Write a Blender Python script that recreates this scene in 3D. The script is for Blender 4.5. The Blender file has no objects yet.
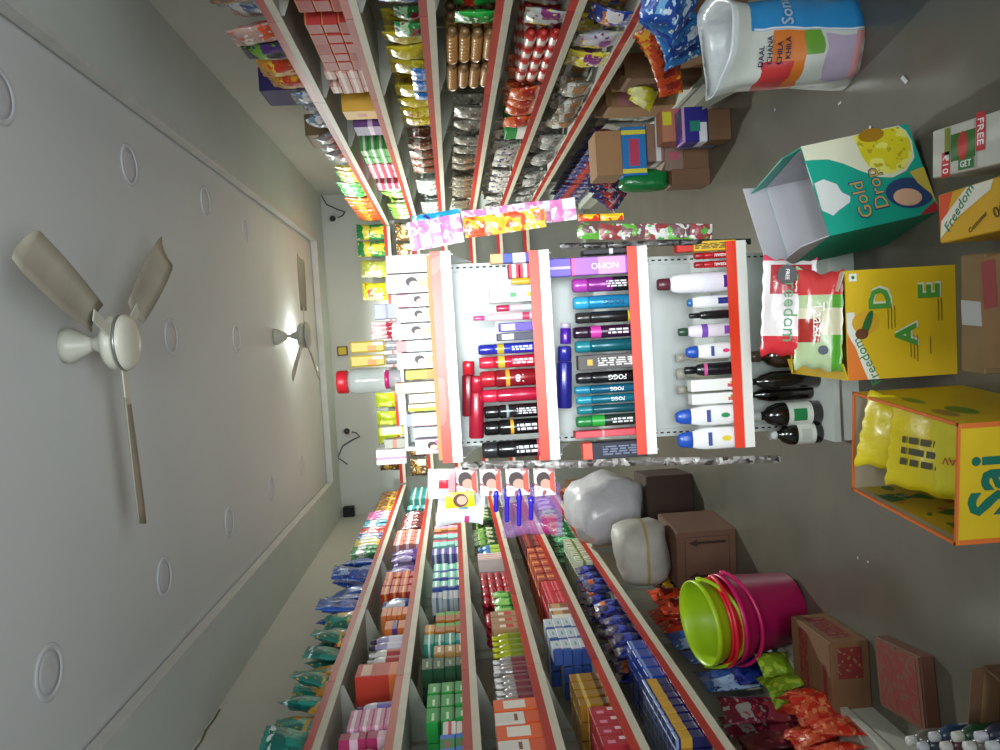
import bpy, bmesh, math, random
from mathutils import Vector, Matrix
random.seed(7)
PI = math.pi
S = bpy.context.scene
COL = S.collection
# ------------------------------------------------------------------ camera
F = 800.0
EYE = Vector((0, 0, 1.5))
ROLL = 0.062
Yc = Vector(((452-500)/F, (375-345)/F, -1)).normalized()      # world depth axis in camera space
Xc = Vector((-ROLL, 1, 0)); Xc = (Xc - Yc*Xc.dot(Yc)).normalized()
Zc = Xc.cross(Yc)
W2C = Matrix((Xc, Yc, Zc)).transposed()
C2W = W2C.transposed()
cam = bpy.data.cameras.new('camera'); cam.sensor_width = 36; cam.lens = F*36/1000
cam.clip_start = .05
co = bpy.data.objects.new('camera', cam); COL.objects.link(co)
co.matrix_world = Matrix.Translation(EYE) @ C2W.to_4x4()
S.camera = co

def pr(px, py, x=None, y=None, z=None):
    """the world point a pixel sees on one axis plane"""
    d = C2W @ Vector(((px-500)/F, (375-py)/F, -1))
    if y is not None: t = y/d.y
    elif x is not None: t = x/d.x
    else: t = (z-1.5)/d.z
    return EYE + d*t

# ------------------------------------------------------------------ materials
def lin(h):
    if isinstance(h, str):
        h = h.lstrip('#'); c = [int(h[i:i+2], 16)/255 for i in (0, 2, 4)]
    else: c = h
    return tuple((v/12.92 if v <= .04045 else ((v+.055)/1.055)**2.4) for v in c) + (1,)
_m = {}
def M(base, rects=(), rough=.45, metal=0, coat=0, blobs=(), bump=0, bscale=30, alpha=1, tint=.10, trans=0, emit=None, nscale=9, spec=.5, warp=0):
    """base colour, printed rectangles in 0..1 body coordinates, printed blobs, grain and bump"""
    key = repr((base, rects, rough, metal, coat, blobs, bump, bscale, alpha, tint, trans, emit, nscale, spec, warp))
    if key in _m: return _m[key]
    m = bpy.data.materials.new('surface'); m.use_nodes = True
    nt = m.node_tree; N = nt.nodes; L = nt.links
    b = N['Principled BSDF']
    tc = N.new('ShaderNodeTexCoord')
    def mix(fac, a, c, mode='MIX'):
        n = N.new('ShaderNodeMix'); n.data_type = 'RGBA'; n.blend_type = mode
        if hasattr(fac, 'links'): L.new(fac, n.inputs[0])
        else: n.inputs[0].default_value = fac
        for s, v in ((6, a), (7, c)):
            if hasattr(v, 'links'): L.new(v, n.inputs[s])
            else: n.inputs[s].default_value = v
        return n.outputs[2]
    cur = lin(base)
    if rects:
        sp = N.new('ShaderNodeSeparateXYZ'); src = tc.outputs['Generated']
        if warp:
            wn = N.new('ShaderNodeTexNoise'); wn.inputs['Scale'].default_value = 2.6; wn.inputs['Detail'].default_value = 2; L.new(src, wn.inputs['Vector'])
            va = N.new('ShaderNodeVectorMath'); va.operation = 'MULTIPLY_ADD'; L.new(wn.outputs[1], va.inputs[0]); va.inputs[1].default_value = (warp,)*3; L.new(src, va.inputs[2])
            vb = N.new('ShaderNodeVectorMath'); vb.operation = 'SUBTRACT'; L.new(va.outputs[0], vb.inputs[0]); vb.inputs[1].default_value = (warp/2,)*3; src = vb.outputs[0]
        L.new(src, sp.inputs[0])
    for col, *cons in rects:
        f = None
        for ax, lo, hi in cons:
            g = N.new('ShaderNodeMath'); g.operation = 'COMPARE'
            L.new(sp.outputs['xyz'.index(ax)], g.inputs[0]); g.inputs[1].default_value = (lo+hi)/2; g.inputs[2].default_value = (hi-lo)/2
            if f is None: f = g.outputs[0]
            else:
                q = N.new('ShaderNodeMath'); q.operation = 'MULTIPLY'; L.new(f, q.inputs[0]); L.new(g.outputs[0], q.inputs[1]); f = q.outputs[0]
        cur = mix(f, cur, lin(col))
    for i, (col, sc, th) in enumerate(blobs):
        n = N.new('ShaderNodeTexNoise'); n.inputs['Scale'].default_value = sc; n.inputs['Detail'].default_value = 1
        mp = N.new('ShaderNodeMapping'); mp.inputs['Location'].default_value = (i*3.7, i*1.3, 0)
        L.new(tc.outputs['Object'], mp.inputs[0]); L.new(mp.outputs[0], n.inputs['Vector'])
        g = N.new('ShaderNodeMath'); g.operation = 'GREATER_THAN'; L.new(n.outputs[0], g.inputs[0]); g.inputs[1].default_value = th
        cur = mix(g.outputs[0], cur, lin(col))
    n = N.new('ShaderNodeTexNoise'); n.inputs['Scale'].default_value = nscale; n.inputs['Detail'].default_value = 4
    L.new(tc.outputs['Object'], n.inputs['Vector'])
    r = N.new('ShaderNodeValToRGB'); r.color_ramp.elements[0].color = (1-tint,)*3+(1,); r.color_ramp.elements[1].color = (1, 1, 1, 1)
    r.color_ramp.elements[0].position = .3; r.color_ramp.elements[1].position = .7
    L.new(n.outputs[0], r.inputs[0])
    cur = mix(1.0, cur, r.outputs[0], 'MULTIPLY')
    L.new(cur, b.inputs['Base Color'])
    b.inputs['Roughness'].default_value = rough; b.inputs['Metallic'].default_value = metal
    b.inputs['Coat Weight'].default_value = coat; b.inputs['Coat Roughness'].default_value = .15
    b.inputs['Alpha'].default_value = alpha; b.inputs['Transmission Weight'].default_value = trans
    b.inputs['Specular IOR Level'].default_value = spec
    if emit: b.inputs['Emission Color'].default_value = lin(emit[0]); b.inputs['Emission Strength'].default_value = emit[1]
    if bump:
        n2 = N.new('ShaderNodeTexNoise'); n2.inputs['Scale'].default_value = bscale; n2.inputs['Detail'].default_value = 3
        L.new(tc.outputs['Object'], n2.inputs['Vector'])
        bp = N.new('ShaderNodeBump'); bp.inputs['Strength'].default_value = bump; bp.inputs['Distance'].default_value = .02
        L.new(n2.outputs[0], bp.inputs['Height']); L.new(bp.outputs[0], b.inputs['Normal'])
    _m[key] = m
    return m
def sfoil(base, *cols, rects=(), sc=26):
    ths = (.54, .60, .63)
    return M(base, rects=tuple(rects), rough=.36, coat=.3, bump=.5, bscale=26, blobs=tuple((c, sc*(1+.6*i), ths[i]) for i, c in enumerate(cols)))
def foil(base, *cols, rects=()):
    """printed pack film: bands, a title block and end seals in the pack's own colours"""
    q = sum(ord(c) for c in base+''.join(cols)); rs = []
    if cols:
        c1 = cols[0]
        rs.append([(c1, ('z', .55, .78)), (c1, ('z', .18, .42), ('x', .1, .9)), (c1, ('x', .0, .34), ('z', .3, .9)), (c1, ('z', .45, .68), ('x', .15, .85))][q % 4])
    if len(cols) > 1:
        c2 = cols[1]
        rs.append([(c2, ('z', .25, .45), ('x', .3, .8)), (c2, ('z', .62, .8), ('x', .2, .6)), (c2, ('x', .55, .9), ('z', .2, .6))][q % 3])
    if len(cols) > 2: rs += [(cols[2], ('z', .05, .13)), (cols[2], ('z', .48, .54), ('x', .25, .75))]
    bl = tuple((c, 34+8*i, .64) for i, c in enumerate(cols[:2]))
    return M(base, rects=tuple(rs)+tuple(rects), rough=.36, coat=.3, bump=.45, bscale=26, blobs=bl, warp=.28)
def card(base, *rects, **k): return M(base, rects=rects, rough=k.pop('rough', .5), **k)
CLEAR = lambda: M('#d8dcda', alpha=.38, rough=.12, coat=.6, bump=.6, bscale=22)
KRAFT = '#9a7550'
WHITE = '#e8e8e4'

# ------------------------------------------------------------------ objects
def tag(o, label=None, cat=None, group=None, kind=None):
    if label: o['label'] = label
    if cat: o['category'] = cat
    if group: o['group'] = group
    if kind: o['kind'] = kind
    return o
def empty(name, loc=(0, 0, 0), rot=(0, 0, 0), label=None, cat=None, group=None):
    o = bpy.data.objects.new(name, None); COL.objects.link(o); o.empty_display_size = .05
    o.location = loc; o.rotation_euler = rot
    return tag(o, label, cat, group)
def mesh(V, Fs, mats, mi=None, smooth=False):
    me = bpy.data.meshes.new('shape'); me.from_pydata([tuple(v) for v in V], [], Fs)
    for m in (mats if isinstance(mats, (list, tuple)) else [mats]): me.materials.append(m)
    if mi:
        for p, i in zip(me.polygons, mi): p.material_index = i
    if smooth:
        for p in me.polygons: p.use_smooth = True
    me.update(); return me
def obj(name, me, parent=None, loc=(0, 0, 0), rot=(0, 0, 0)):
    o = bpy.data.objects.new(name, me); COL.objects.link(o)
    o.location = loc; o.rotation_euler = rot
    if parent: o.parent = parent
    return o
def bm2me(bm, mats, smooth=False):
    bmesh.ops.recalc_face_normals(bm, faces=bm.faces)
    me = bpy.data.meshes.new('shape'); bm.to_mesh(me); bm.free()
    for m in (mats if isinstance(mats, (list, tuple)) else [mats]): me.materials.append(m)
    if smooth:
        for p in me.polygons: p.use_smooth = True
    return me
def addbox(bm, x0, x1, y0, y1, z0, z1, mi=0):
    vs = [bm.verts.new((x, y, z)) for x in (x0, x1) for y in (y0, y1) for z in (z0, z1)]
    for q in ((0, 1, 3, 2), (4, 6, 7, 5), (0, 4, 5, 1), (2, 3, 7, 6), (0, 2, 6, 4), (1, 5, 7, 3)):
        f = bm.faces.new([vs[i] for i in q]); f.material_index = mi
def m_box(w, d, h, mat, bev=.0025):
    """box with softened edges, centred in x and y, standing on z=0"""
    bm = bmesh.new(); addbox(bm, -w/2, w/2, -d/2, d/2, 0, h)
    if bev: bmesh.ops.bevel(bm, geom=bm.edges[:], offset=min(bev, h*.2, w*.2, d*.2), segments=1, affect='EDGES')
    return bm2me(bm, mat)
def boxat(x0, x1, y0, y1, z0, z1, mat, bev=0):
    bm = bmesh.new(); addbox(bm, x0, x1, y0, y1, z0, z1)
    if bev: bmesh.ops.bevel(bm, geom=bm.edges[:], offset=bev, segments=1, affect='EDGES')
    return bm2me(bm, mat)
def lathe(prof, mats, n=16, sx=1, sy=1, axis='z', close=True):
    """prof: (radius, height, material of the band above)"""
    V = []; Fs = []; mi = []
    for r, z, *_ in prof:
        for k in range(n):
            a = 2*PI*k/n; x, y = r*math.cos(a)*sx, r*math.sin(a)*sy
            V.append((x, y, z) if axis == 'z' else (z, y, x+0) )
    for i in range(len(prof)-1):
        q = prof[i][2] if len(prof[i]) > 2 else 0
        for k in range(n):
            a, b = i*n+k, i*n+(k+1) % n
            Fs.append((a, b, b+n, a+n)); mi.append(q)
    if close:
        Fs.append(tuple(range(n-1, -1, -1))); mi.append(prof[0][2] if len(prof[0]) > 2 else 0)
        Fs.append(tuple((len(prof)-1)*n+k for k in range(n))); mi.append(prof[-2][2] if len(prof[-2]) > 2 else 0)
    me = mesh(V, Fs, mats, mi, True)
    bm = bmesh.new(); bm.from_mesh(me); bmesh.ops.recalc_face_normals(bm, faces=bm.faces); bm.to_mesh(me); bm.free()
    return me
def m_pouch(w, h, t, mat, seed=0, nx=9, nz=12, flat=False, slump=.0):
    """a filled pillow pack with crimped, toothed ends, standing on z=0, front at -y"""
    R = random.Random(seed); p = [R.uniform(0, 6.3) for _ in range(8)]
    V = []; Fs = []
    for side in (-1, 1):
        for j in range(nz+1):
            v = j/nz
            for i in range(nx+1):
                u = i/nx
                e = min(v, 1-v)
                body = max(0, math.sin(PI*min(max((v-.07)/.86, 0), 1)))**.45 * max(0, math.sin(PI*u))**.55
                wr = 1 + .22*math.sin(9*u+p[0]+5*v)*math.sin(7*v+p[1]) + .14*math.sin(17*u+p[2])*(1 if e < .3 else .4)
                y = side*(t/2*body*wr + .0008)
                pinch = 1 - .07*math.sin(PI*v) + (.03*math.sin(3*v*6+p[3]))
                x = (u-.5)*w*pinch + .02*w*math.sin(5*v+p[4])
                z = v*h + (.012*h*((i % 2)*2-1) if j in (0, nz) else 0) + .012*h
                y += .25*t*math.sin(3*v+p[5])*math.sin(2.5*u+p[6])*.6 - slump*h*v*v
                V.append((x, y, max(z, 0)))
    W = nx+1; off = W*(nz+1)
    for j in range(nz):
        for i in range(nx):
            a = j*W+i
            Fs.append((a, a+1, a+W+1, a+W)); Fs.append((off+a, off+a+W, off+a+W+1, off+a+1))
    for j in range(nz):
        for i in (0, nx):
            a = j*W+i; Fs.append((a, a+W, off+a+W, off+a) if i == 0 else (a, off+a, off+a+W, a+W))
    return mesh(V, Fs, mat, None, True)
def m_bottle(r, h, mats, sy=.62, cap=.16, n=16, neck=.38):
    """oval bottle: 0 body, 1 cap, 2 label band"""
    c = h*(1-cap)
    P = [(r*.86, 0, 0), (r, h*.04, 0), (r, h*.14, 2), (r*.97, h*.52, 0), (r*.98, h*.62, 0), (r*.8, c*.93, 0), (r*neck*1.1, c, 1), (r*neck*1.25, c+.001, 1), (r*neck*1.2, h*.98, 1), (r*neck, h, 1)]
    return lathe(P, mats, n, 1, sy)
def m_can(r, h, mats, n=16, cap=.22):
    """spray can: 0 body, 1 cap, 2 band"""
    c = h*(1-cap)
    P = [(r*.9, 0, 1), (r, h*.015, 0), (r, c*.35, 2), (r, c*.5, 0), (r, c*.95, 1), (r*.9, c, 1), (r*.93, c+.002, 1), (r*.93, h*.96, 1), (r*.82, h, 1)]
    return lathe(P, mats, n)
def m_jar(r, h, mats, n=16):
    P = [(r*.92, 0, 0), (r, h*.05, 0), (r, h*.2, 2), (r, h*.6, 0), (r*.98, h*.78, 0), (r*.78, h*.84, 1), (r*.86, h*.845, 1), (r*.86, h*.98, 1), (r*.8, h, 1)]
    return lathe(P, mats, n)
def m_roll(r, l, mats, n=12, beads=0):
    """cylinder pack lying along x with twisted ends; beads gives a row of round biscuits"""
    P = [(.002, -l/2, 0), (r*.8, -l/2+.004, 0), (r*.45, -l*.46, 0), (r, -l*.42, 0)]
    if beads:
        for k in range(beads*2):
            z = -l*.42 + .84*l*k/(beads*2)
            P.append((r*(.74 if k % 2 else 1), z, 0 if k % 2 else 1)); P.append((r*(.78 if k % 2 else .98), z+.84*l/(beads*2)*.6, 0 if k % 2 else 1))
    else: P += [(r, -l*.2, 1), (r, l*.2, 0)]
    P += [(r, l*.42, 0), (r*.45, l*.46, 0), (r*.8, l/2-.004, 0), (.002, l/2, 0)]
    V = []; me = lathe(P, mats, n)
    me.transform(Matrix.Rotation(PI/2, 4, 'Y')); me.transform(Matrix.Translation((0, 0, r)))
    return me
def m_tube(w, h, mats, n=12, capz=.16, t=.035):
    """cream tube standing on its cap and flattening to a crimp: 0 body, 1 cap"""
    V = []; Fs = []; mi = []
    rows = [(.3, .3, 0), (.32, .32, .01), (.32, .32, capz*.9), (.45, .45, capz), (.5, .5, capz+.08), (.5, .42, .6), (.5, .2, .85), (.52, .04, .97), (.52, .03, 1)]
    for a, b, z in rows:
        for k in range(n):
            q = 2*PI*k/n; V.append((w*a*math.cos(q), t*b*math.sin(q), z*h))
    for i in range(len(rows)-1):
        for k in range(n):
            a, b = i*n+k, i*n+(k+1) % n; Fs.append((a, b, b+n, a+n)); mi.append(1 if i < 3 else 0)
    Fs.append(tuple(range(n-1, -1, -1))); mi.append(1)
    Fs.append(tuple((len(rows)-1)*n+k for k in range(n))); mi.append(0)
    return mesh(V, Fs, mats, mi, True)
def m_blob(w, d, h, mat, seed=0, rough=.12, sub=3, squash=.35, flatb=True):
    """a slumped, creased plastic or paper bag"""
    bm = bmesh.new(); bmesh.ops.create_icosphere(bm, subdivisions=sub, radius=1)
    R = random.Random(seed); D = [(Vector((R.gauss(0, 1), R.gauss(0, 1), R.gauss(0, 1))).normalized(), R.uniform(3, 9), R.uniform(0, 6)) for _ in range(10)]
    for v in bm.verts:
        p = v.co.copy(); s = 1+sum(rough/2*math.sin(f*p.dot(d)+q) for d, f, q in D[:6]) + sum(rough*.35*abs(math.sin(2*f*p.dot(d)+q)) for d, f, q in D[6:])
        p = Vector((math.copysign(abs(p.x)**.75, p.x), math.copysign(abs(p.y)**.75, p.y), math.copysign(abs(p.z)**.8, p.z)))*s
        v.co = (p.x*w/2, p.y*d/2, max(0, (p.z*.5+.5)*h))
    return bm2me(bm, mat, True)
def text_me(s, size, mat, ext=.0006, align='CENTER', bold=0):
    c = bpy.data.curves.new('lettering', 'FONT'); c.body = s; c.size = size; c.extrude = ext; c.align_x = align; c.align_y = 'CENTER'; c.offset = bold*size; c.resolution_u = 2
    o = bpy.data.objects.new('lettering', c); COL.objects.link(o)
    bpy.context.view_layer.update()
    me = bpy.data.meshes.new_from_object(o.evaluated_get(bpy.context.evaluated_depsgraph_get()))
    bpy.data.objects.remove(o); bpy.data.curves.remove(c)
    me.materials.clear(); me.materials.append(mat)
    return me
def letter(parent, s, size, mat, loc, ang=0, face='front', bold=0, name='lettering'):
    """lettering on a body's front (-y), top (+z) or side (+x / -x) face; ang turns it in that face"""
    me = text_me(s, size, mat, bold=bold)
    B = {'front': Matrix.Rotation(PI/2, 4, 'X'), 'top': Matrix.Identity(4), 'right': Matrix.Rotation(PI/2, 4, 'Z') @ Matrix.Rotation(PI/2, 4, 'X'),
         'left': Matrix.Rotation(-PI/2, 4, 'Z') @ Matrix.Rotation(PI/2, 4, 'X')}[face]
    me.transform(B @ Matrix.Rotation(ang, 4, 'Z'))
    return obj(name, me, parent, loc)
def patch(parent, pts, mat, name='print', t=.0005, face='front', at=0.0):
    """a printed shape on a face, pts in face coordinates"""
    V = []; n = len(pts)
    for k in (0, 1):
        for a, b in pts:
            V.append({'front': (a, at-t*k, b), 'top': (a, b, at+t*k), 'right': (at+t*k, a, b), 'left': (at-t*k, a, b)}[face])
    Fs = [tuple(range(n)), tuple(range(n, 2*n))] + [(i, (i+1) % n, n+(i+1) % n, n+i) for i in range(n)]
    bm = bmesh.new(); bm.from_mesh(mesh(V, Fs, mat)); return obj(name, bm2me(bm, mat), parent)
def ell(cx, cy, a, b, n=20, rot=0):
    return [(cx+a*math.cos(t)*math.cos(rot)-b*math.sin(t)*math.sin(rot), cy+a*math.cos(t)*math.sin(rot)+b*math.sin(t)*math.cos(rot)) for t in [2*PI*k/n for k in range(n)]]
def tubeme(pts, r, mat, n=8):
    c = bpy.data.curves.new('cable', 'CURVE'); c.dimensions = '3D'; c.bevel_depth = r; c.bevel_resolution = 2; c.use_fill_caps = True
    s = c.splines.new('POLY'); s.points.add(len(pts)-1)
    for p, q in zip(s.points, pts): p.co = (*q, 1)
    o = bpy.data.objects.new('cable', c); COL.objects.link(o); bpy.context.view_layer.update()
    me = bpy.data.meshes.new_from_object(o.evaluated_get(bpy.context.evaluated_depsgraph_get()))
    bpy.data.objects.remove(o); bpy.data.curves.remove(c); me.materials.clear(); me.materials.append(mat)
    for p in me.polygons: p.use_smooth = True
    return me

# ------------------------------------------------------------------ room
XL, XR, YF, YB = -1.76, 1.66, 8.62, -1.2
ZS, ZC = 2.79, 2.845
paint = M('#d2d5ce', rough=.7, tint=.06, nscale=2, bump=.05, bscale=60)
cpaint = M('#d4d9d8', rough=.75, tint=.05, nscale=1.5)
floorm = M('#5e5b50', rough=.3, tint=.22, nscale=3.5, bump=.03, bscale=8)
def struct(name, me): return tag(obj(name, me), kind='structure')
struct('floor', boxat(XL-.2, XR+.2, YB, YF+.2, -.1, 0, floorm))
struct('wall_left', boxat(XL-.2, XL, YB, YF+.2, 0, 2.95, paint))
struct('wall_right', boxat(XR, XR+.2, YB, YF+.2, 0, 2.95, paint))
struct('wall_far', boxat(XL-.2, XR+.2, YF, YF+.2, 0, 2.95, paint))
TX0, TX1, TY0, TY1 = -1.32, 1.13, -.6, 8.12
struct('ceiling', boxat(XL-.2, XR+.2, YB, YF+.2, ZC, ZC+.15, cpaint))
bm = bmesh.new()
addbox(bm, XL, TX0, YB, YF, ZS, ZC); addbox(bm, TX1, XR, YB, YF, ZS, ZC)
addbox(bm, TX0, TX1, TY1, YF, ZS, ZC); addbox(bm, TX0, TX1, YB, TY0, ZS, ZC)
struct('ceiling_border', bm2me(bm, M('#d2dad4', rough=.75, tint=.06, nscale=2)))
bm = bmesh.new()
def mold(x0, x1, y0, y1): addbox(bm, x0, x1, y0, y1, ZS-.012, ZC-.012)
mold(TX0-.01, TX0+.018, TY0, TY1); mold(TX1-.018, TX1+.01, TY0, TY1); mold(TX0, TX1, TY1-.018, TY1+.01); mold(TX0, TX1, TY0-.01, TY0+.018)
struct('trim_1', bm2me(bm, M('#d6d8d4', rough=.5)))

V = []; R0_ = random.Random(3); pts_ = [(2.5+.11*k, 2.775-.11*(1-k/14)**2*1.2+R0_.uniform(-.012, .012)) for k in range(15)]
for (yy, zz) in pts_: V += [(XL+.0005, yy, zz-.006), (XL+.0005, yy, zz+.006), (XL+.0015, yy, zz-.004), (XL+.0015, yy, zz+.004)]
Fs = [q for k in range(14) for q in ((4*k+2, 4*k+3, 4*k+7, 4*k+6), (4*k, 4*k+2, 4*k+6, 4*k+4), (4*k+1, 4*k+5, 4*k+7, 4*k+3))]
struct('trim_2', mesh(V, Fs, M('#7a765c', rough=.9, tint=.4, nscale=20)))
# downlights, switched off
ring = None
for i, (px, py, lab) in enumerate([(0, 95, 'round white downlight cut by the photo edge above the near fan blade'), (130, 165, 'round recessed downlight between the near fan and the sack-side ceiling trim'),
        (206, 202, 'small recessed downlight on the sack side, second along toward the far wall'), (246, 230, 'tiny recessed downlight on the sack side, closest to the far wall'),
        (172, 337, 'recessed downlight in mid ceiling just beyond the near fan'), (237, 338, 'recessed downlight in mid ceiling halfway between the two fans'),
        (50, 672, 'largest round recessed downlight, bucket side, at the photo corner'), (165, 577, 'round recessed downlight, bucket side, second along its row'),
        (230, 522, 'round recessed downlight, bucket side, third along its row'), (272, 488, 'small recessed downlight, bucket side, fourth along its row'), (302, 465, 'faint recessed downlight, bucket side, last before far wall')]):
    p = pr(px, py, z=ZC-.004)
    e = empty('downlight', (p.x, p.y, ZC), label=lab, cat='ceiling light', group='recessed downlights')
    if ring is None:
        ring = lathe([(.078, 0, 0), (.100, 0, 0), (.102, -.004, 0), (.096, -.010, 0), (.082, -.010, 0), (.078, -.003, 0), (.078, 0, 0)], M('#d2d6d8', rough=.6), 32, close=False)
        disc = lathe([(.0785, 0, 0), (.078, -.0035, 0), (.05, -.005, 0)], M('#cdd1d4', rough=.6), 32)
        for me_ in (ring, disc): me_.transform(Matrix.Diagonal((.9, .9, .7, 1)))
    obj('rim', ring, e); obj('diffuser', disc, e)

# ------------------------------------------------------------------ ceiling fans
def fan(px_hub, rod, loc, a0, label, R=.60, col='#cfcfbf'):
    wm = M(col, rough=.35, tint=.12, nscale=6); bl = M('#a9a592', rough=.45, tint=.25, nscale=7)
    e = empty('ceiling_fan', loc, label=label, cat='fan', group='three-bladed ceiling fans')
    obj('mount_cup', lathe([(.03, 0, 0), (.062, -.004, 0), (.06, -.03, 0), (.03, -.085, 0), (.018, -.10, 0)], wm, 24), e)
    obj('rod', lathe([(.011, -.03, 0), (.011, -rod+.05, 0)], wm, 12), e)
    obj('lower_cup', lathe([(.014, -rod+.085, 0), (.04, -rod+.03, 0), (.045, -rod+.012, 0)], wm, 20), e)
    obj('motor_housing', lathe([(.03, -rod+.03, 0), (.078, -rod+.022, 0), (.094, -rod+.005, 0), (.096, -rod-.012, 0), (.091, -rod-.014, 0), (.091, -rod-.022, 0), (.098, -rod-.024, 0), (.098, -rod-.045, 0), (.09, -rod-.056, 0), (.076, -rod-.064, 0), (.03, -rod-.072, 0)], wm, 36), e)
    obj('motor_ring', lathe([(.0985, -rod-.028, 0), (.1005, -rod-.034, 0), (.0985, -rod-.040, 0)], M('#8f8f86', rough=.3, metal=.6), 36), e)
    for k in range(3):
        a = a0+k*2*PI/3
        V = []; Fs = []; n = 10
        for i in range(n+1):
            s = i/n; r = .19+(R-.19)*s
            w = .050+.017*math.sin(PI*min(1, s*1.2)*.6)
            if i == n: w *= .85
            th = -.32 + .06*s
            for q in range(5):
                c = (q/4-.5)*2
                V.append((r - (.02*c if i == n else 0), c*w, -.03-rod+.01 + c*w*math.sin(th)*.8 - .012*(c*c) + .006))
        W = 5
        for i in range(n):
            for q in range(4): Fs.append((i*W+q, i*W+q+1, (i+1)*W+q+1, (i+1)*W+q))
        me = mesh(V, Fs, bl, None, True)
        b = obj('blade', me, e, (0, 0, 0), (0, 0, a))
        sd = b.modifiers.new('thickness', 'SOLIDIFY'); sd.thickness = .003
        bm = bmesh.new(); addbox(bm, .09, .22, -.022, .022, -rod-.026, -rod-.021)
        bmesh.ops.bevel(bm, geom=bm.edges[:], offset=.002, segments=1, affect='EDGES')
        obj('blade_bracket', bm2me(bm, wm), b)
    return e
p = pr(64, 346, z=ZC)
fan(None, .17, (p.x, p.y, ZC), PI-.10, 'large off-white ceiling fan whose long blade points toward the shelving', R=.655)
NEARFAN = p
p = pr(274, 337, z=ZC)
fan(None, .21, (p.x, p.y, ZC), PI/2+.06+.52, 'small distant ceiling fan beside the glowing lamp', R=.60, col='#b9bbae')
# lamp by the far fan
p = pr(298, 338, z=ZC-.05)
LAMP = Vector((p.x, p.y, ZC-.06))
e = empty('ceiling_lamp', (p.x, p.y, ZC), label='glowing white ceiling lamp just beyond the distant fan', cat='lamp')
obj('lamp_holder', lathe([(.05, 0, 0), (.05, -.012, 0), (.022, -.02, 0), (.02, -.045, 0)], M('#dddddd'), 20), e)
obj('bulb', lathe([(.018, -.046, 0), (.034, -.07, 0), (.04, -.095, 0), (.032, -.12, 0), (.012, -.132, 0)], M('#ffffff', emit=('#f4fff8', 60)), 20), e)

# ------------------------------------------------------------------ side shelving
LV = [2.09, 1.80, 1.52, 1.235, .955, .68]
LIP = {-1: -1.40, 1: 1.25}
DEPTH = .34
redm = {c: M(c, rough=.4, blobs=(('#c04a34', 3, .66),), tint=.2, nscale=4) for c in ('#ac1e14', '#b82c18', '#a4201c')}
redm_l = list(redm.values())
beige = M('#c4beaa', rough=.45, tint=.1)
steel = M('#bdbfb2', rough=.5, tint=.08)
SN = {-1: 'bucket-side', 1: 'sack-side'}
ORD = ['top', 'second', 'third', 'fourth', 'fifth', 'sixth']
def bay(side, y0, y1, idx, n):
    xl = LIP[side]; back = XL+.012 if side < 0 else XR-.012
    pos = ['nearest the camera' if 0 else 'cut by the photo edge', 'second along', 'third along', 'fourth along', 'fifth along', 'last before the far wall'][min(idx, 5)]
    e = empty('shelving_unit', ((xl+back)/2, (y0+y1)/2, 0), label=f'steel shelving bay with red shelf edges, {SN[side]} wall, {pos}', cat='shelving', group=f'{SN[side]} shelving bays')
    ox, oy = (xl+back)/2, (y0+y1)/2
    def bx(name, a, b, c, d, z0, z1, m, par=e): return obj(name, boxat(min(a, b)-ox, max(a, b)-ox, c-oy, d-oy, z0, z1, m), par)
    bx('back_panel', back, back-side*.012, y0+.003, y1-.003, .06, 2.3, steel)
    bx('upright', back-side*.012, back-side*.05, y1-.03, y1-.001, 0, 2.3, steel)
    bx('plinth', xl+side*.06, xl+side*.075, y0+.002, y1-.002, 0, .10, steel)
    bx('deck', xl+side*.05, back-side*.014, y0+.002, y1-.032, .10, .125, steel)
    for li, z in enumerate(LV):
        sh = bx('shelf', xl+side*.006, back-side*.055, y0+.002, y1-.002, z-.022, z, steel)
        def child(name, a, b, z0, z1, m):
            o = obj(name, boxat(min(a, b)-ox, max(a, b)-ox, y0+.002-oy, y1-.002-oy, z0, z1, m), sh); return o
        child('price_strip', xl, xl+side*.006, z-.006, z+.026, redm_l[(idx+li) % 3])
        child('shelf_edge', xl-side*.003, xl+side*.006, z-.036, z-.006, beige)
        # tapering side bracket under each board
        x0, x1 = xl+side*.02, back-side*.056; y = y1-.006
        V = [(x0-ox, y-oy, z-.023), (x1-ox, y-oy, z-.023), (x1-ox, y-oy, z-.15), (x0+side*.12-ox, y-oy, z-.085), (x0-ox, y-oy, z-.04)]
        V += [(a, b+.004, c) for a, b, c in V]
        n5 = 5; Fs = [tuple(range(5)), tuple(range(9, 4, -1))]+[(i, (i+1) % 5, 5+(i+1) % 5, 5+i) for i in range(5)]
        bm = bmesh.new(); bm.from_mesh(mesh(V, Fs, steel)); obj('bracket', bm2me(bm, steel), sh)
ys = [2.42, 3.40, 4.38, 5.36, 6.34, 7.32, 8.2]
for i in range(6): bay(-1, ys[i], ys[i+1], i, 6)
ys = [2.12, 3.10, 4.10, 5.10, 6.10, 7.10, 8.2]
for i in range(6): bay(1, ys[i], ys[i+1], i, 6)

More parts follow.
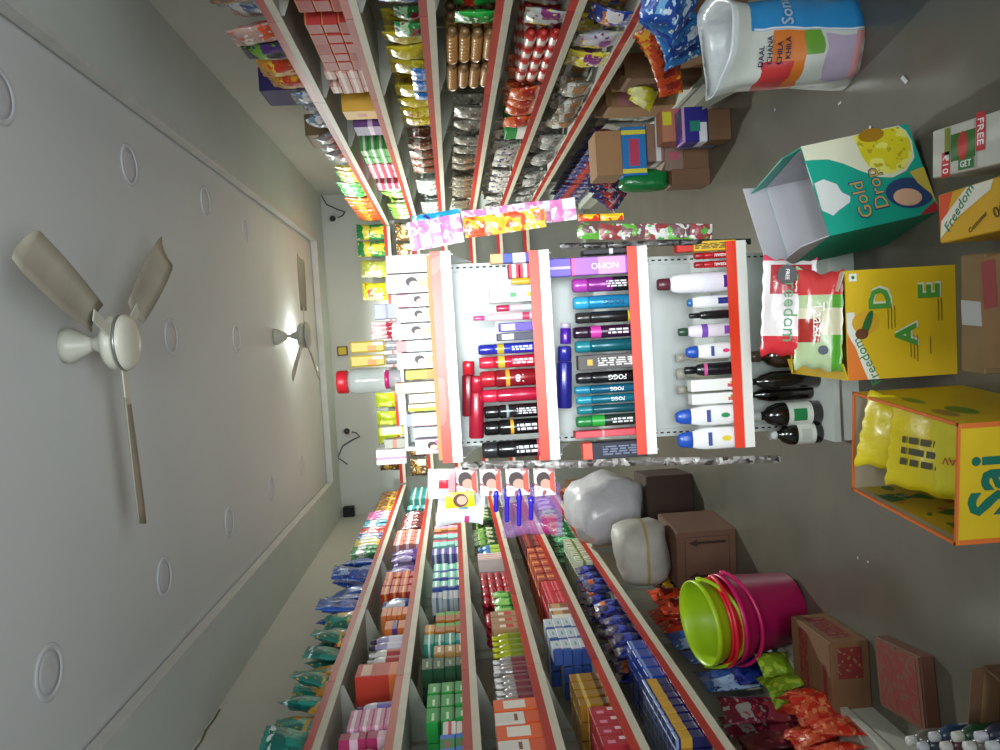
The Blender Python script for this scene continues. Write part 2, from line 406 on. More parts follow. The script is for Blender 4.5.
counts = {}
def fill(side, lev, ya, yb, name, cat, desc, meshes, w, h, d, rows=1, deep=1, start=0.0, jit=.04, lean=0, gap=1.03, z0=None, drop=.0, side_on=False, noside=False):
    """a run of like items on one side shelf, between two picture rows"""
    k = 1120 if side < 0 else 1000
    Y = sorted([k/max(8, abs(ya-345)), k/max(8, abs(yb-345))])
    Y[0] = max(Y[0], 2.46 if side < 0 else 2.5); Y[1] = min(Y[1], 8.1)
    n = max(1, int((Y[1]-Y[0])/(w*gap)+.3))
    if lev is None: z = .125; where = f'low deck of {SN[side]} shelving'
    else: z = LV[lev]; where = f'{ORD[lev]} shelf of {SN[side]} shelving'
    if z0: z = z0
    label = f'{desc}, {where}'; grp = f'{desc} on {where}'
    base = LIP[side] + side*(.012+start + (.05 if lev is None else 0)) - (0)
    R = random.Random(int(ya*7+yb*3+(lev or 9)*31+side))
    out = 0
    deep = max(1, min(deep, int((.283-start)/(d+.003))))
    BD = ([2.42, 3.40, 4.38, 5.36, 6.34, 7.32] if side < 0 else [2.12, 3.10, 4.10, 5.10, 6.10, 7.10])
    above = LV[lev-1] if lev else (9 if lev == 0 else LV[5])
    for dp in range(deep):
        for i in range(n):
            y = Y[0] + (i+.5)*(Y[1]-Y[0])/n
            near = [b for b in BD if abs(y-b) < w*.55+.012]
            if near and z+rows*h > above-.152:      # keep clear of the bracket under the board above
                if w > .1: continue
                y = near[0]+(w*.55+.012)*(1 if y > near[0] else -1)
                if not Y[0]-.02 < y < Y[1]+.02: continue
            for r in range(rows):
                if r == rows-1 and rows > 1 and R.random() < drop: continue
                o = bpy.data.objects.new(name, meshes[R.randrange(len(meshes))]); COL.objects.link(o)
                o.location = (base+side*(d*(dp+.5)+dp*.003), y+R.uniform(-jit, jit)*w*.3, z+.0005+r*(h+.001))
                o.rotation_euler = (R.uniform(-lean, lean), 0, -side*PI/2 + R.uniform(-jit, jit)*2)
                tag(o, label, cat, grp); out += 1
    counts[label] = out
def pouches(w, h, t, mats, n=3, **k): return [m_pouch(w, h, t, m, seed=s*7+int(w*1000)) for s in range(n) for m in (mats if isinstance(mats, (list, tuple)) else [mats])]
SHELF = []
def kindname(desc, default, table):
    for a, b in table:
        if a in desc: return b
    return default
BOXN = [('soap box', 'soap_box'), ('toothpaste', 'toothpaste_box'), ('soap carton', 'soap_carton'), ('wafer', 'wafer_pack'), ('tea carton', 'tea_carton'), ('henna', 'henna_carton'), ('biscuit', 'biscuit_box'), ('toiletry', 'toiletry_box'), ('incense', 'incense_carton'), ('match', 'match_carton'), ('sachet box', 'sachet_box'), ('maroon carton', 'incense_carton'), ('scarlet', 'medicine_carton'), ('cosmetic', 'cosmetic_carton'), ('striped box', 'striped_box'), ('cream box', 'cream_box'), ('carton', 'product_carton')]
POUN = [('chips bag', 'chips_bag'), ('noodle', 'noodle_packet'), ('snack bag', 'snack_bag'), ('pasta', 'pasta_pouch'), ('biscuit', 'biscuit_pouch'), ('wafer', 'wafer_pouch'), ('tea pouch', 'tea_pouch'), ('powder', 'powder_pouch'), ('clear bag', 'clear_snack_bag'), ('sachet bag', 'sachet_bag'), ('pinkish clear', 'sweet_pouch'), ('orange flecks', 'biscuit_pouch'), ('slim', 'slim_packet'), ('small', 'small_packet'), ('packet', 'food_packet'), ('silver', 'food_pouch'), ('green', 'green_pouch')]
def box(side, lev, ya, yb, desc, mat, w, h, d, rows=1, deep=1, name='product_box', cat='box', **k):
    if name == 'product_box': name = kindname(desc, name, BOXN)
    fill(side, lev, ya, yb, name, cat, desc, [m_box(w*.97, d*.97, h, mm) for mm in (mat if isinstance(mat, list) else [mat])], w, h, d, rows, deep, **k)
def pou(side, lev, ya, yb, desc, mats, w, h, t, deep=1, name='snack_pouch', cat='packet', **k):
    if name == 'snack_pouch': name = kindname(desc, name, POUN)
    fill(side, lev, ya, yb, name, cat, desc, pouches(w*.98, h, t*.8, mats), w, h, t*1.15, 1, deep, jit=k.pop('jit', .05), **k)
def bot(side, lev, ya, yb, desc, mats, w, h, deep=1, name='bottle', cat='bottle', sy=.62, **k):
    fill(side, lev, ya, yb, name, cat, desc, [m_bottle(w*.48, h, mats, sy=sy, n=12)], w, h, w*sy+.01, 1, deep, **k)
def rol(side, lev, ya, yb, desc, mats, w, r, rows=1, deep=1, beads=0, name='biscuit_roll', cat='packet', **k):
    fill(side, lev, ya, yb, name, cat, desc, [m_roll(r*.97, w*.97, mats, beads=beads)], w, 2*r, 2*r+.004, rows, deep, **k)
Lf, Rt = -1, 1
kraft0 = M('#7a5a40', rough=.8, tint=.2)
# ---- bucket-side shelving, top shelf
teal = foil('#1f8f80', '#0d6a60', rects=(('#d6ece6', ('z', .80, .87)),))
teal2 = foil('#1f9a88', '#0f7468', '#d8a83a')
pou(Lf, 0, 762, 598, 'teal and white snack pouch standing upright', [teal, teal2], .17, .20, .065, deep=2, lean=.35, start=.0, jit=.2)
pou(Lf, 0, 762, 735, 'purple and gold small pouch at shelf lip', foil('#4a2f8a', '#d9a32c'), .07, .09, .03)
pou(Lf, 0, 722, 650, 'yellow and red small pouch at shelf lip', [foil('#d8a81f', '#1f8a7a', '#c8321e'), foil('#c98e1c', '#2a7a70')], .15, .07, .03)
pou(Lf, 0, 635, 618, 'bright red small pouch lying by teal ones', foil('#c82018', '#f0d020'), .09, .07, .03)
pou(Lf, 0, 597, 545, 'royal blue snack pouch in a crowded row', [foil('#1f4fae', '#123a8a', '#8ab0e0'), foil('#2a62c4', '#1a4090')], .18, .26, .065, deep=2, lean=.3, jit=.15)
for a, b, c, nm in [(544, 536, '#2f9a58', 'green'), (536, 530, '#d8c23a', 'yellow'), (530, 524, '#2f5fb8', 'blue'), (524, 518, '#c83a34', 'red'), (518, 511, '#3f9fc0', 'cyan'), (511, 503, '#c84f92', 'pink')]:
    pou(Lf, 0, a, b, f'tall slim {nm} packet', foil(c, '#e8e8e0'), .10, .22, .04, deep=2)
pou(Lf, 0, 502, 478, 'brown and gold packet crowded together', foil('#7a4a22', '#d9a83a', '#3a2412'), .14, .20, .06, deep=2)
# second
rol(Lf, 1, 762, 738, 'beige wrapped roll', [M('#c9a878', rough=.4), M('#a98450')], .13, .028, rows=2, deep=2)
box(Lf, 1, 737, 722, 'magenta toiletry box', card('#b02a62', ('#e8c0d0', ('z', .3, .6))), .07, .10, .10, rows=2)
box(Lf, 1, 721, 703, 'pale pink soap box', card('#d78fae', ('#f1dfe6', ('z', .4, .7))), .085, .045, .09, rows=4)
bot(Lf, 1, 702, 691, 'white and violet talc bottle', [M('#d9d6e2', rough=.3), M('#5a4a9a'), M('#8a7ac0')], .07, .17, deep=2)
box(Lf, 1, 690, 655, 'red-orange carton with pale panel', card('#c83a26', ('#f0c8b0', ('z', .68, .88), ('x', .1, .9)), ('#e87a3a', ('z', .1, .3))), .16, .21, .14, deep=2)
bot(Lf, 1, 654, 640, 'white lotion bottle with pale cap', [M('#dfdcd6', rough=.3), M('#c8c8c8'), M('#b84a4a')], .08, .18, deep=2)
bot(Lf, 1, 639, 627, 'lavender bottle with dark purple cap', [M('#a9a0c4', rough=.3), M('#2a1f3f'), M('#e0dbe8')], .08, .19, deep=2)
box(Lf, 1, 626, 613, 'purple and orange biscuit box', card('#d8702a', ('#4a2a80', ('z', 0, .4))), .12, .065, .12, rows=2)
box(Lf, 1, 612, 600, 'orange biscuit carton', card('#d87a38', ('#a83a1c', ('z', .4, .5))), .13, .055, .12, rows=3)
pou(Lf, 1, 599, 589, 'blue biscuit packet with white writing band', foil('#1c4fa0', '#dfe8f4'), .12, .18, .06, deep=2)
box(Lf, 1, 588, 566, 'red and gold biscuit packet', card('#b8261f', ('#e0a030', ('z', .3, .55))), .14, .05, .12, rows=4, name='biscuit_packet', cat='packet')
pou(Lf, 1, 565, 541, 'violet wafer pouch', [foil('#5a34a0', '#c9b8e4', '#2a1660')], .14, .2, .06, deep=2)
box(Lf, 1, 540, 522, 'salmon pink soap box', card('#c87a6a', ('#f0dcd4', ('z', .4, .7))), .12, .07, .1, rows=3)
pou(Lf, 1, 521, 506, 'dark red packet with white patches', foil('#7a1c22', '#e0d8d8', '#1c1414'), .12, .2, .05, deep=2)
box(Lf, 1, 505, 480, 'teal and cream striped box', card('#2f8a8a', ('#e0d8c0', ('z', .35, .6))), .14, .06, .1, rows=3)
# third
box(Lf, 2, 762, 736, 'green soap box with small blue end', card('#1f7a3a', ('#2a6ac0', ('x', .7, 1)), ('#a8281f', ('z', .4, .6), ('x', .1, .5))), .10, .055, .09, rows=2, deep=2)
box(Lf, 2, 735, 722, 'flat white and red soap box', card('#d8d4cc', ('#c03040', ('z', .35, .6))), .10, .05, .09, rows=2, deep=2)
box(Lf, 2, 721, 681, 'bright green soap box with pale band', card('#1f9a3f', ('#bfe6c0', ('z', .42, .6), ('x', .1, .6)), ('#0d5a24', ('z', 0, .2))), .105, .055, .09, rows=3, deep=2, drop=.3)
box(Lf, 2, 680, 656, 'dark green herbal soap box', card('#1f4a2c', ('#8fb07a', ('z', .4, .6), ('x', .2, .7))), .11, .05, .09, rows=4, deep=2, drop=.3)
box(Lf, 2, 655, 642, 'gold and brown soap box', card('#a8824a', ('#e8dcc0', ('z', .35, .65), ('x', .2, .8))), .11, .05, .09, rows=3, deep=2)
box(Lf, 2, 641, 633, 'teal green soap box', card('#1f8a7a', ('#cfe8e0', ('z', .4, .6))), .12, .05, .09, rows=4)
box(Lf, 2, 632, 600, 'amber sandal soap box', [card('#c07a26', ('#e8c86a', ('z', .4, .6))), card('#a8621c', ('#5a9a3a', ('x', .6, 1)))], .13, .05, .09, rows=4, deep=2, drop=.3)
box(Lf, 2, 599, 588, 'silver grey soap box', card('#a8aeb4', ('#5a6a8a', ('z', .35, .6))), .14, .06, .1, rows=3)
box(Lf, 2, 587, 562, 'mint toothpaste box', card('#6ac0a8', ('#eef4f0', ('z', .4, .7)), ('#2a4a9a', ('x', 0, .2))), .17, .045, .1, rows=4, deep=2)
box(Lf, 2, 561, 546, 'violet toothpaste box', card('#5a4aa0', ('#d0e8e4', ('z', .4, .7))), .18, .05, .1, rows=4)
box(Lf, 2, 545, 530, 'pale aqua toothpaste box', card('#8fc8bc', ('#c0506a', ('x', .7, 1))), .18, .05, .1, rows=4)
box(Lf, 2, 529, 510, 'orange and pink cream box', card('#d08a5a', ('#e0a0b8', ('x', .5, 1))), .16, .05, .1, rows=4)
# fourth
box(Lf, 3, 762, 704, 'white tea carton with orange swirl', [card('#dcd8d0', ('#d8501c', ('z', 0, .42)), ('#7a3a1c', ('z', .55, .62), ('x', .2, .8))), card('#e0602a', ('#e8e0d4', ('z', .35, .8), ('x', .15, .85)))], .10, .19, .075, deep=3)
bot(Lf, 3, 703, 658, 'silver bottle with white cap', [M('#a9a4a2', rough=.2, metal=.3), M('#e4e0de'), M('#7a3a44')], .062, .17, deep=4, sy=.7)
bot(Lf, 3, 657, 634, 'lime yellow oil bottle', [M('#a9b022', rough=.25, coat=.3), M('#c8c81f'), M('#7a8a1c')], .066, .16, deep=4, sy=.7)
box(Lf, 3, 633, 614, 'tan henna carton with red oval picture', card('#a8825a', ('#c02a1c', ('z', .3, .55), ('x', .2, .8)), ('#e8d8c0', ('z', .55, .75), ('x', .3, .7))), .085, .15, .07, deep=4)
pou(Lf, 3, 612, 590, 'bright green powder pouch on red rolls', foil('#22a02c', '#a8e07a'), .11, .12, .05, deep=1)
rol(Lf, 3, 612, 563, 'red wrapped biscuit roll with pale ends', [M('#c02a3a', rough=.3, coat=.3), M('#a01c2a', rough=.3, coat=.3)], .16, .022, rows=4, deep=3, start=.07)
box(Lf, 3, 562, 554, 'white box with fine red stripes', card('#d8d0c8', ('#b83038', ('x', .1, .2)), ('#b83038', ('x', .4, .5)), ('#b83038', ('x', .7, .8))), .14, .18, .09, deep=2)
bot(Lf, 3, 553, 544, 'blue ball-topped bottle', [M('#3a7ab8', rough=.3), M('#5a9ac8'), M('#a8c84a')], .12, .17, deep=1)
pou(Lf, 3, 543, 505, 'dark green leaf-print pouch', foil('#1f4a2a', '#6a9a3a', '#c0c8a0'), .13, .19, .06, deep=2)
# fifth
box(Lf, 4, 762, 720, 'deep red packet with pink spots', card('#a81c2c', ('#e0809a', ('z', .55, .8), ('x', .2, .5)), ('#e0c8c8', ('z', .2, .4), ('x', .5, .8))), .075, .11, .07, deep=4, name='spice_box')
box(Lf, 4, 719, 684, 'gold upright wrapped bar', M('#a87a24', rough=.3, metal=.3, coat=.3, rects=(('#e0c060', ('z', .7, .8)), ('#5a3a10', ('z', .2, .35)))), .065, .14, .07, deep=4, name='wrapped_bar', cat='packet')
box(Lf, 4, 683, 673, 'sky blue toothpaste box', card('#2f7ab0', ('#e8eef0', ('x', 0, .25))), .16, .045, .07, rows=3, deep=4)
box(Lf, 4, 672, 661, 'green box dotted with orange', card('#2f7a4a', ('#d8602a', ('x', .2, .4)), ('#d8602a', ('x', .6, .8))), .16, .045, .07, rows=3, deep=4)
box(Lf, 4, 660, 626, 'white toothpaste box with blue end', card('#bcc4cc', ('#2a4a90', ('x', 0, .16)), ('#5aa08a', ('z', .3, .5), ('x', .4, .7))), .14, .042, .075, rows=4, deep=4, drop=.4)
box(Lf, 4, 625, 611, 'brown wafer cone pack', card('#8a5a38', ('#c89a6a', ('z', .5, .9)), ('#e0dcd0', ('x', 0, .3))), .10, .12, .075, deep=4)
box(Lf, 4, 610, 588, 'scarlet small carton', card('#c01f30', ('#e85a6a', ('z', .5, .7))), .10, .055, .08, rows=2, deep=4)
box(Lf, 4, 587, 552, 'brick red incense carton', card('#a8402c', ('#d8823a', ('x', .4, .7)), ('#8a1c1c', ('z', 0, .3))), .14, .06, .085, rows=2, deep=4)
box(Lf, 4, 551, 505, 'dark maroon carton', card('#5a1a1c', ('#a83a30', ('z', .5, .8))), .15, .06, .1, rows=2, deep=3)
# sixth
box(Lf, 5, 762, 696, 'navy and gold chocolate bar standing on end', M('#1c1c5a', rough=.25, coat=.4, rects=(('#c89a34', ('z', .55, .86)), ('#8aa0d0', ('z', .92, 1)))), .06, .13, .04, deep=7, name='chocolate_bar', cat='packet')
box(Lf, 5, 695, 655, 'blue cream biscuit packet', M('#1f3f9a', rough=.25, coat=.4, rects=(('#7a9ae0', ('z', .8, .92)), ('#5a2a90', ('z', .1, .3)))), .09, .10, .05, deep=6, name='biscuit_packet', cat='packet')
pou(Lf, 5, 654, 572, 'dark blue pouch with orange flecks', [foil('#1a2468', '#c05a2a', '#3a5ac0'), foil('#141c54', '#3a4ab0')], .12, .14, .05, deep=5, lean=.15)
box(Lf, 5, 571, 546, 'white and black striped sachet box', card('#c8ccb0', ('#2a2a24', ('x', .2, .35)), ('#2a2a24', ('x', .6, .75)), ('#6a7a2a', ('z', 0, .3))), .11, .06, .08, rows=2, deep=4)
pou(Lf, 5, 545, 512, 'emerald pouch', foil('#1f7a44', '#8fd0a0', '#0d4a24'), .14, .17, .06, deep=3)
pou(Lf, 5, 511, 488, 'purple pouch with silver seal', foil('#4a2f9a', '#b8b0e0'), .15, .18, .06, deep=2)
# deck
pou(Lf, None, 762, 704, 'orange-red crumpled packet spilling by the printed carton', [sfoil('#d03a1c', '#e06a3a'), sfoil('#c82c1c', '#d85a3a', '#e08a5a')], .14, .17, .055, deep=3, start=-.035, lean=.25, jit=.3)
pou(Lf, None, 750, 700, 'maroon flat packet behind the orange ones', [foil('#5a1c26', '#8a3a44')], .15, .32, .045, deep=2, start=.15, lean=.1, jit=.2)
pou(Lf, None, 703, 676, 'lime green crumpled packet by the printed carton', [sfoil('#7aa01c', '#a8c83a')], .13, .14, .05, deep=2, start=-.03, lean=.25, jit=.3)
pou(Lf, None, 699, 674, 'dark pink packet standing behind the lime one', [foil('#7a1c34', '#c04a5a', '#a8a8a0')], .15, .32, .045, deep=2, start=.15, lean=.1, jit=.2)
pou(Lf, None, 675, 638, 'shiny navy refill packet beside the pink bucket', [sfoil('#14226a', '#2a3f9a'), sfoil('#101c5a', '#3a52a8')], .17, .20, .06, deep=2, start=-.01, lean=.1, jit=.2)
pou(Lf, None, 673, 612, 'big sky blue detergent bag', [foil('#1f58a8', '#a8c4e8', '#16357a')], .22, .33, .08, deep=1, name='detergent_bag', lean=.03, start=.10)
pou(Lf, None, 611, 588, 'orange-red bag with pale logo patch', foil('#d84a24', '#f0c8a8', '#7a1a14'), .22, .32, .10, deep=2, name='detergent_bag')
pou(Lf, None, 587, 562, 'black bag with yellow patch', foil('#26222a', '#e0b424', '#8a8a90'), .22, .26, .10, deep=1, name='detergent_bag')
pou(Lf, None, 545, 515, 'crimson bag with clear top', foil('#b01f2c', '#e0d0d0'), .24, .30, .10, deep=1, name='sweet_bag')
pou(Lf, None, 514, 485, 'orange and yellow sweet bag', foil('#d8641c', '#f0d83a', '#f4e8c0'), .24, .42, .10, deep=1, name='sweet_bag')
# ---- sack-side shelving, top
pou(Rt, 0, -20, 12, 'brown savoury snack bag', [foil('#8a5a34', '#c89a6a', '#5a3420')], .14, .20, .07, deep=2, lean=.3)
pou(Rt, 0, 13, 30, 'clear bag of pale snacks with blue print', [foil('#a8adb0', '#e8ecee', '#2a5a9a')], .15, .22, .07, deep=2, lean=.2)
pou(Rt, 0, 31, 52, 'pinkish clear bag with orange sweets', [foil('#c09a90', '#e0562a', '#e8e0e0')], .18, .21, .08, deep=2, lean=.2)
pou(Rt, 0, 53, 68, 'dark green and violet pouch', foil('#2a3a2c', '#6aa82a', '#4a2a7a'), .16, .21, .06, deep=2)
pou(Rt, 0, 69, 98, 'yellow-orange noodle pouch with red spot', [foil('#e09a1c', '#f0c834', '#c83a1c')], .22, .20, .08, deep=2, lean=.1)
pou(Rt, 0, 99, 136, 'crumpled silver-blue packet bag', [foil('#7a90a4', '#1f6ab0', '#e0e4e8'), foil('#9aa4b0', '#d8dce4', '#4a3a70')], .18, .13, .08, deep=1, lean=.3)
pou(Rt, 0, 137, 168, 'crinkled clear bag with grey contents', [foil('#8f9296', '#e4e6e8', '#b84a4a')], .2, .15, .09, deep=1, lean=.3)
pou(Rt, 0, 169, 184, 'small yellow and white packet', foil('#d8c83a', '#f0f0e4', '#c83a6a'), .18, .15, .06, deep=1)
pou(Rt, 0, 185, 199, 'green packet with white edge', foil('#2f9a3a', '#e8f0e4'), .2, .22, .07, deep=2)
pou(Rt, 0, 200, 222, 'orange noodle packet', foil('#e0682a', '#f0a83a', '#c8281c'), .2, .24, .07, deep=2)
# second
box(Rt, 1, -20, 74, 'red soap carton with orange edges', card('#a82420', ('#d87a3a', ('z', .9, 1)), ('#d87a3a', ('x', 0, .06))), .105, .062, .09, rows=3, deep=2)
pou(Rt, 1, -20, 24, 'brown snack packet lying on red cartons', foil('#7a4a34', '#c8b09a', '#3a2014'), .14, .055, .05, z0=LV[1]+.19)
box(Rt, 1, 75, 96, 'pink and cream wafer box', card('#c88a80', ('#ecd8cc', ('z', .4, .7))), .10, .05, .09, rows=4, drop=.3)
box(Rt, 1, 97, 107, 'near-black cosmetic carton', card('#241c22', ('#7a5a6a', ('z', .5, .6))), .12, .17, .09)
box(Rt, 1, 108, 126, 'bright yellow carton with orange drawing', card('#e0a824', ('#c8602a', ('z', .4, .65), ('x', .3, .7))), .22, .20, .12)
box(Rt, 1, 127, 139, 'glossy purple carton', card('#5a2a80', ('#c8b0d8', ('z', .4, .55)), coat=.4), .2, .18, .12)
box(Rt, 1, 140, 150, 'plain off-white carton', card('#cfc8b8', ('#a8a090', ('z', .45, .5))), .2, .17, .12)
box(Rt, 1, 151, 165, 'lime green flat box', card('#3fa03a', ('#e0e8d8', ('z', .3, .6))), .2, .05, .1, rows=4)
box(Rt, 1, 166, 190, 'pink and white striped box', card('#c83a5a', ('#ece0e4', ('z', .4, .75))), .2, .05, .1, rows=4)
pou(Rt, 1, 191, 222, 'green and yellow packet', foil('#5a9a34', '#e0c83a', '#e8e8e0'), .2, .2, .07, deep=2)
# third
pou(Rt, 2, -20, 22, 'blue and white biscuit pouch', foil('#1f4f9a', '#e0e4ec', '#2a8a5a'), .13, .17, .06, deep=2)
pou(Rt, 2, 23, 52, 'green shiny pouch', foil('#1f7a3a', '#a8d0a0', '#8a1c2c'), .15, .13, .06, deep=2)
pou(Rt, 2, 80, 110, 'electric blue small pouch at shelf lip', foil('#1f6ac0', '#8ac0f0'), .14, .09, .04)
pou(Rt, 2, 55, 150, 'yellow pasta pouch', [foil('#c8b41c', '#e8dc4a', '#a84a1c'), foil('#d8c424', '#f0ec90')], .17, .19, .07, deep=2, start=.05)
pou(Rt, 2, 151, 180, 'brown and silver pouch', foil('#6a4a30', '#d0ccc4', '#a8281c'), .2, .18, .07, deep=2)
pou(Rt, 2, 181, 222, 'silver and green pouch', foil('#9aa09a', '#2f7a3a', '#e8e8e8'), .2, .18, .07, deep=2)
# fourth
pou(Rt, 3, -20, 42, 'emerald green tea pouch', [foil('#1fa03a', '#0d6a24', '#d8e8d0'), foil('#2ab04a', '#b8281c')], .13, .17, .06, deep=3)
box(Rt, 3, -10, 24, 'small red match carton on green pouches', card('#b0241c', ('#ece4dc', ('z', .3, .7), ('x', .3, .7))), .11, .05, .08, z0=LV[3]+.18)
rol(Rt, 3, 44, 122, 'clear sleeve of round golden biscuits', [M('#8a6a44', rough=.2, coat=.5), M('#c08a48', rough=.35, coat=.4)], .33, .026, rows=4, deep=3, beads=8, name='biscuit_sleeve')
pou(Rt, 3, 123, 165, 'clear snack bag with grey patches', foil('#8a8678', '#d8d8d0', '#5a5448'), .18, .17, .07, deep=3, lean=.2)  # pale and dark grey blocks in the film colour
pou(Rt, 3, 166, 215, 'clear and brown snack bag', foil('#6a6454', '#c8c8c0', '#8a5a30'), .2, .18, .07, deep=2)
# fifth
pou(Rt, 4, -20, 46, 'silver and lime chips bag', [foil('#b0b4b0', '#c8c82a', '#7a2a6a'), foil('#c8cc30', '#ecece8', '#4a9a3a')], .14, .17, .06, deep=3, lean=.2)
rol(Rt, 4, 50, 93, 'red and white wrapped rusk roll', [M('#c83a34', rough=.3, coat=.4), M('#e0d4c8', rough=.3, coat=.4)], .15, .026, rows=3, deep=4)
pou(Rt, 4, 95, 138, 'orange and white snack bag', foil('#d8602a', '#f0e4d8', '#b82a1c'), .17, .16, .07, deep=3, lean=.2)
box(Rt, 4, 139, 147, 'green lid box', card('#1f8a3a', ('#e0e0d8', ('z', 0, .5))), .18, .14, .1, deep=2)
pou(Rt, 4, 148, 215, 'white and navy sachet bag', foil('#b8b4a8', '#e8e8e4', '#2a2a6a'), .2, .17, .07, deep=3, lean=.2)
# sixth
pou(Rt, 5, -20, 22, 'yellow and red chips bag', [foil('#e0b41c', '#c82a1c', '#f0e890')], .14, .17, .07, deep=4, lean=.25)
pou(Rt, 5, 23, 52, 'blue and orange chips bag', [foil('#2244a8', '#d07a24', '#e8e4e8'), foil('#c8781c', '#f4d060', '#2a3a90')], .15, .17, .07, deep=4, lean=.25)
pou(Rt, 5, 53, 92, 'big silver, yellow and purple chips bag', [foil('#c4c6cc', '#e0cc2a', '#8a2a90'), foil('#e0d034', '#f0f0ec', '#8a2a80')], .2, .19, .08, deep=3, lean=.25)
pou(Rt, 5, 93, 150, 'clear bag of brown nuts', foil('#807a6c', '#d4d4ce', '#a87a4a'), .19, .17, .08, deep=3, lean=.25)
pou(Rt, 5, 151, 215, 'clear bag of white sugar lumps', foil('#9a9a94', '#e4e4e0', '#5a5a58'), .2, .17, .08, deep=3, lean=.25)

pou(Rt, None, 128, 165, 'dim clear bag with white lumps', foil('#8a8a84', '#c8c8c4'), .2, .3, .08, deep=2, name='grocery_bag')
pou(Rt, None, 166, 225, 'dim navy and red bag', foil('#26306a', '#a8342c', '#a8a8b4'), .2, .3, .08, deep=2, name='grocery_bag')
box(Lf, None, 484, 474, 'plain brown storage carton', kraft0, .3, .3, .25)
# cartons standing on the top shelf, sack side
def closed_carton(name, loc, rot, w, d, h, mat, label, cat='carton', flapm=None, group=None):
    e = empty(name, loc, rot, label, cat, group)
    obj('body', m_box(w, d, h, mat, .004), e)
    fm = flapm or mat
    obj('lid_flap', boxat(-w/2+.002, w/2-.002, -d/2+.002, -.002, h+.0005, h+.004, fm), e)
    obj('lid_flap', boxat(-w/2+.002, w/2-.002, .002, d/2-.002, h+.0005, h+.004, fm), e)
    return e
def on_r(px, py, dx=.17): # point above the top shelf on the sack side
    return pr(px, py, x=LIP[1]+dx)
y1 = 1000/(345-122)
c = closed_carton('chocolate_carton', (LIP[1]+.25, 4.60, LV[0]+.002), (0, 0, -PI/2), .28, .13, .36, card('#3a2a78', ('#c87a3a', ('z', .35, .6), ('x', .3, .6))), 'dark purple carton with orange picture, topmost on sack-side shelving')
c = closed_carton('brown_carton', (LIP[1]+.25, 5.55, LV[0]+.002), (0, 0, -PI/2), .34, .14, .28, card('#8a7048', ('#1f4f80', ('z', 0, .5), ('x', .3, 1))), 'brown carton with blue lower corner on sack-side top shelf')

# ------------------------------------------------------------------ back wall shelving behind the display rack
e = empty('back_shelving', (0, 8.3, 0), label='red-edged shelving along the bright far wall', cat='shelving')
for z in LV:
    sh = obj('shelf', boxat(-1.38, 1.24, -.1, .3, z-.022, z, steel), e)
    obj('price_strip', boxat(-1.38, 1.24, -.106, -.1, z-.006, z+.026, redm_l[0]), sh)
    obj('shelf_edge', boxat(-1.38, 1.24, -.109, -.1, z-.036, z-.006, beige), sh)
obj('back_panel', boxat(-1.38, 1.24, .29, .3, 0, 2.1, steel), e)
def backrow(px0, px1, name, desc, mats, w, h, z, cat='packet', t=.08):
    a = pr(400, px0, y=8.28).x; b = pr(400, px1, y=8.28).x; a, b = min(a, b), max(a, b)
    n = max(1, int((b-a)/w)); ms = [m_pouch(w*.95, h, t, m, seed=s) for s in range(2) for m in mats] if name != 'tall_box' else [m_box(w*.95, t, h, m) for m in mats]
    for i in range(n):
        o = obj(name, ms[i % len(ms)], None, (a+(i+.5)*(b-a)/n, 8.28, z+.003)); tag(o, desc, cat, desc)
backrow(222, 256, 'snack_pouch', 'green packet with yellow label against the far wall', [foil('#1f8a4a', '#e0d040', rects=(('#e0d040', ('x', .3, .8), ('z', .1, .5)),))], .17, .3, LV[0])
backrow(257, 278, 'snack_pouch', 'pale lime packet against the bright wall beside white boxes', [foil('#a8b04a', '#e0e0b8')], .19, .28, LV[0])
backrow(279, 301, 'snack_pouch', 'vivid yellow packet against the bright wall', [foil('#c8cc1c', '#e8e0a0', '#c85a3a')], .2, .28, LV[0])
backrow(390, 445, 'snack_pouch', 'crumpled lime pouch beyond the white boxes', [foil('#a8b81c', '#e0e870')], .17, .22, LV[0])
backrow(446, 478, 'snack_pouch', 'brown and gold pouch beyond the display rack', [foil('#5a3a18', '#d8b04a')], .17, .22, LV[0])
backrow(222, 478, 'snack_pouch', 'dim brown pouch on second far shelf', [foil('#6a4a28', '#c8a04a', '#d8d8c8')], .2, .2, LV[1])

# ------------------------------------------------------------------ display rack (gondola end)
YG = 2.85
GL = [(446.5, 357.5), (544.5, 355.5), (642, 350.5), (740.5, 344.5)]
GP = [pr(a, b, y=YG) for a, b in GL]
GW = .752; PXM = YG/F
gm = M('#dde2de', rough=.4, tint=.06); gwhite = M('#e6e6e0', rough=.4); gred = M('#e23c20', rough=.35, blobs=(('#e8604a', 6, .66),), tint=.06)
gx = GP[2].x
e = empty('display_rack', (gx, YG+.2, 0), label='white display rack with four red-edged shelves in the middle aisle', cat='shelving')
def gobj(name, x0, x1, y0, y1, z0, z1, m, par=None, bev=0): return obj(name, boxat(x0-gx, x1-gx, y0-YG-.2, y1-YG-.2, z0, z1, m, bev), par or e)
GD = .33
xs = [p.x for p in GP]
lx, rx = min(xs)-GW/2, max(xs)+GW/2
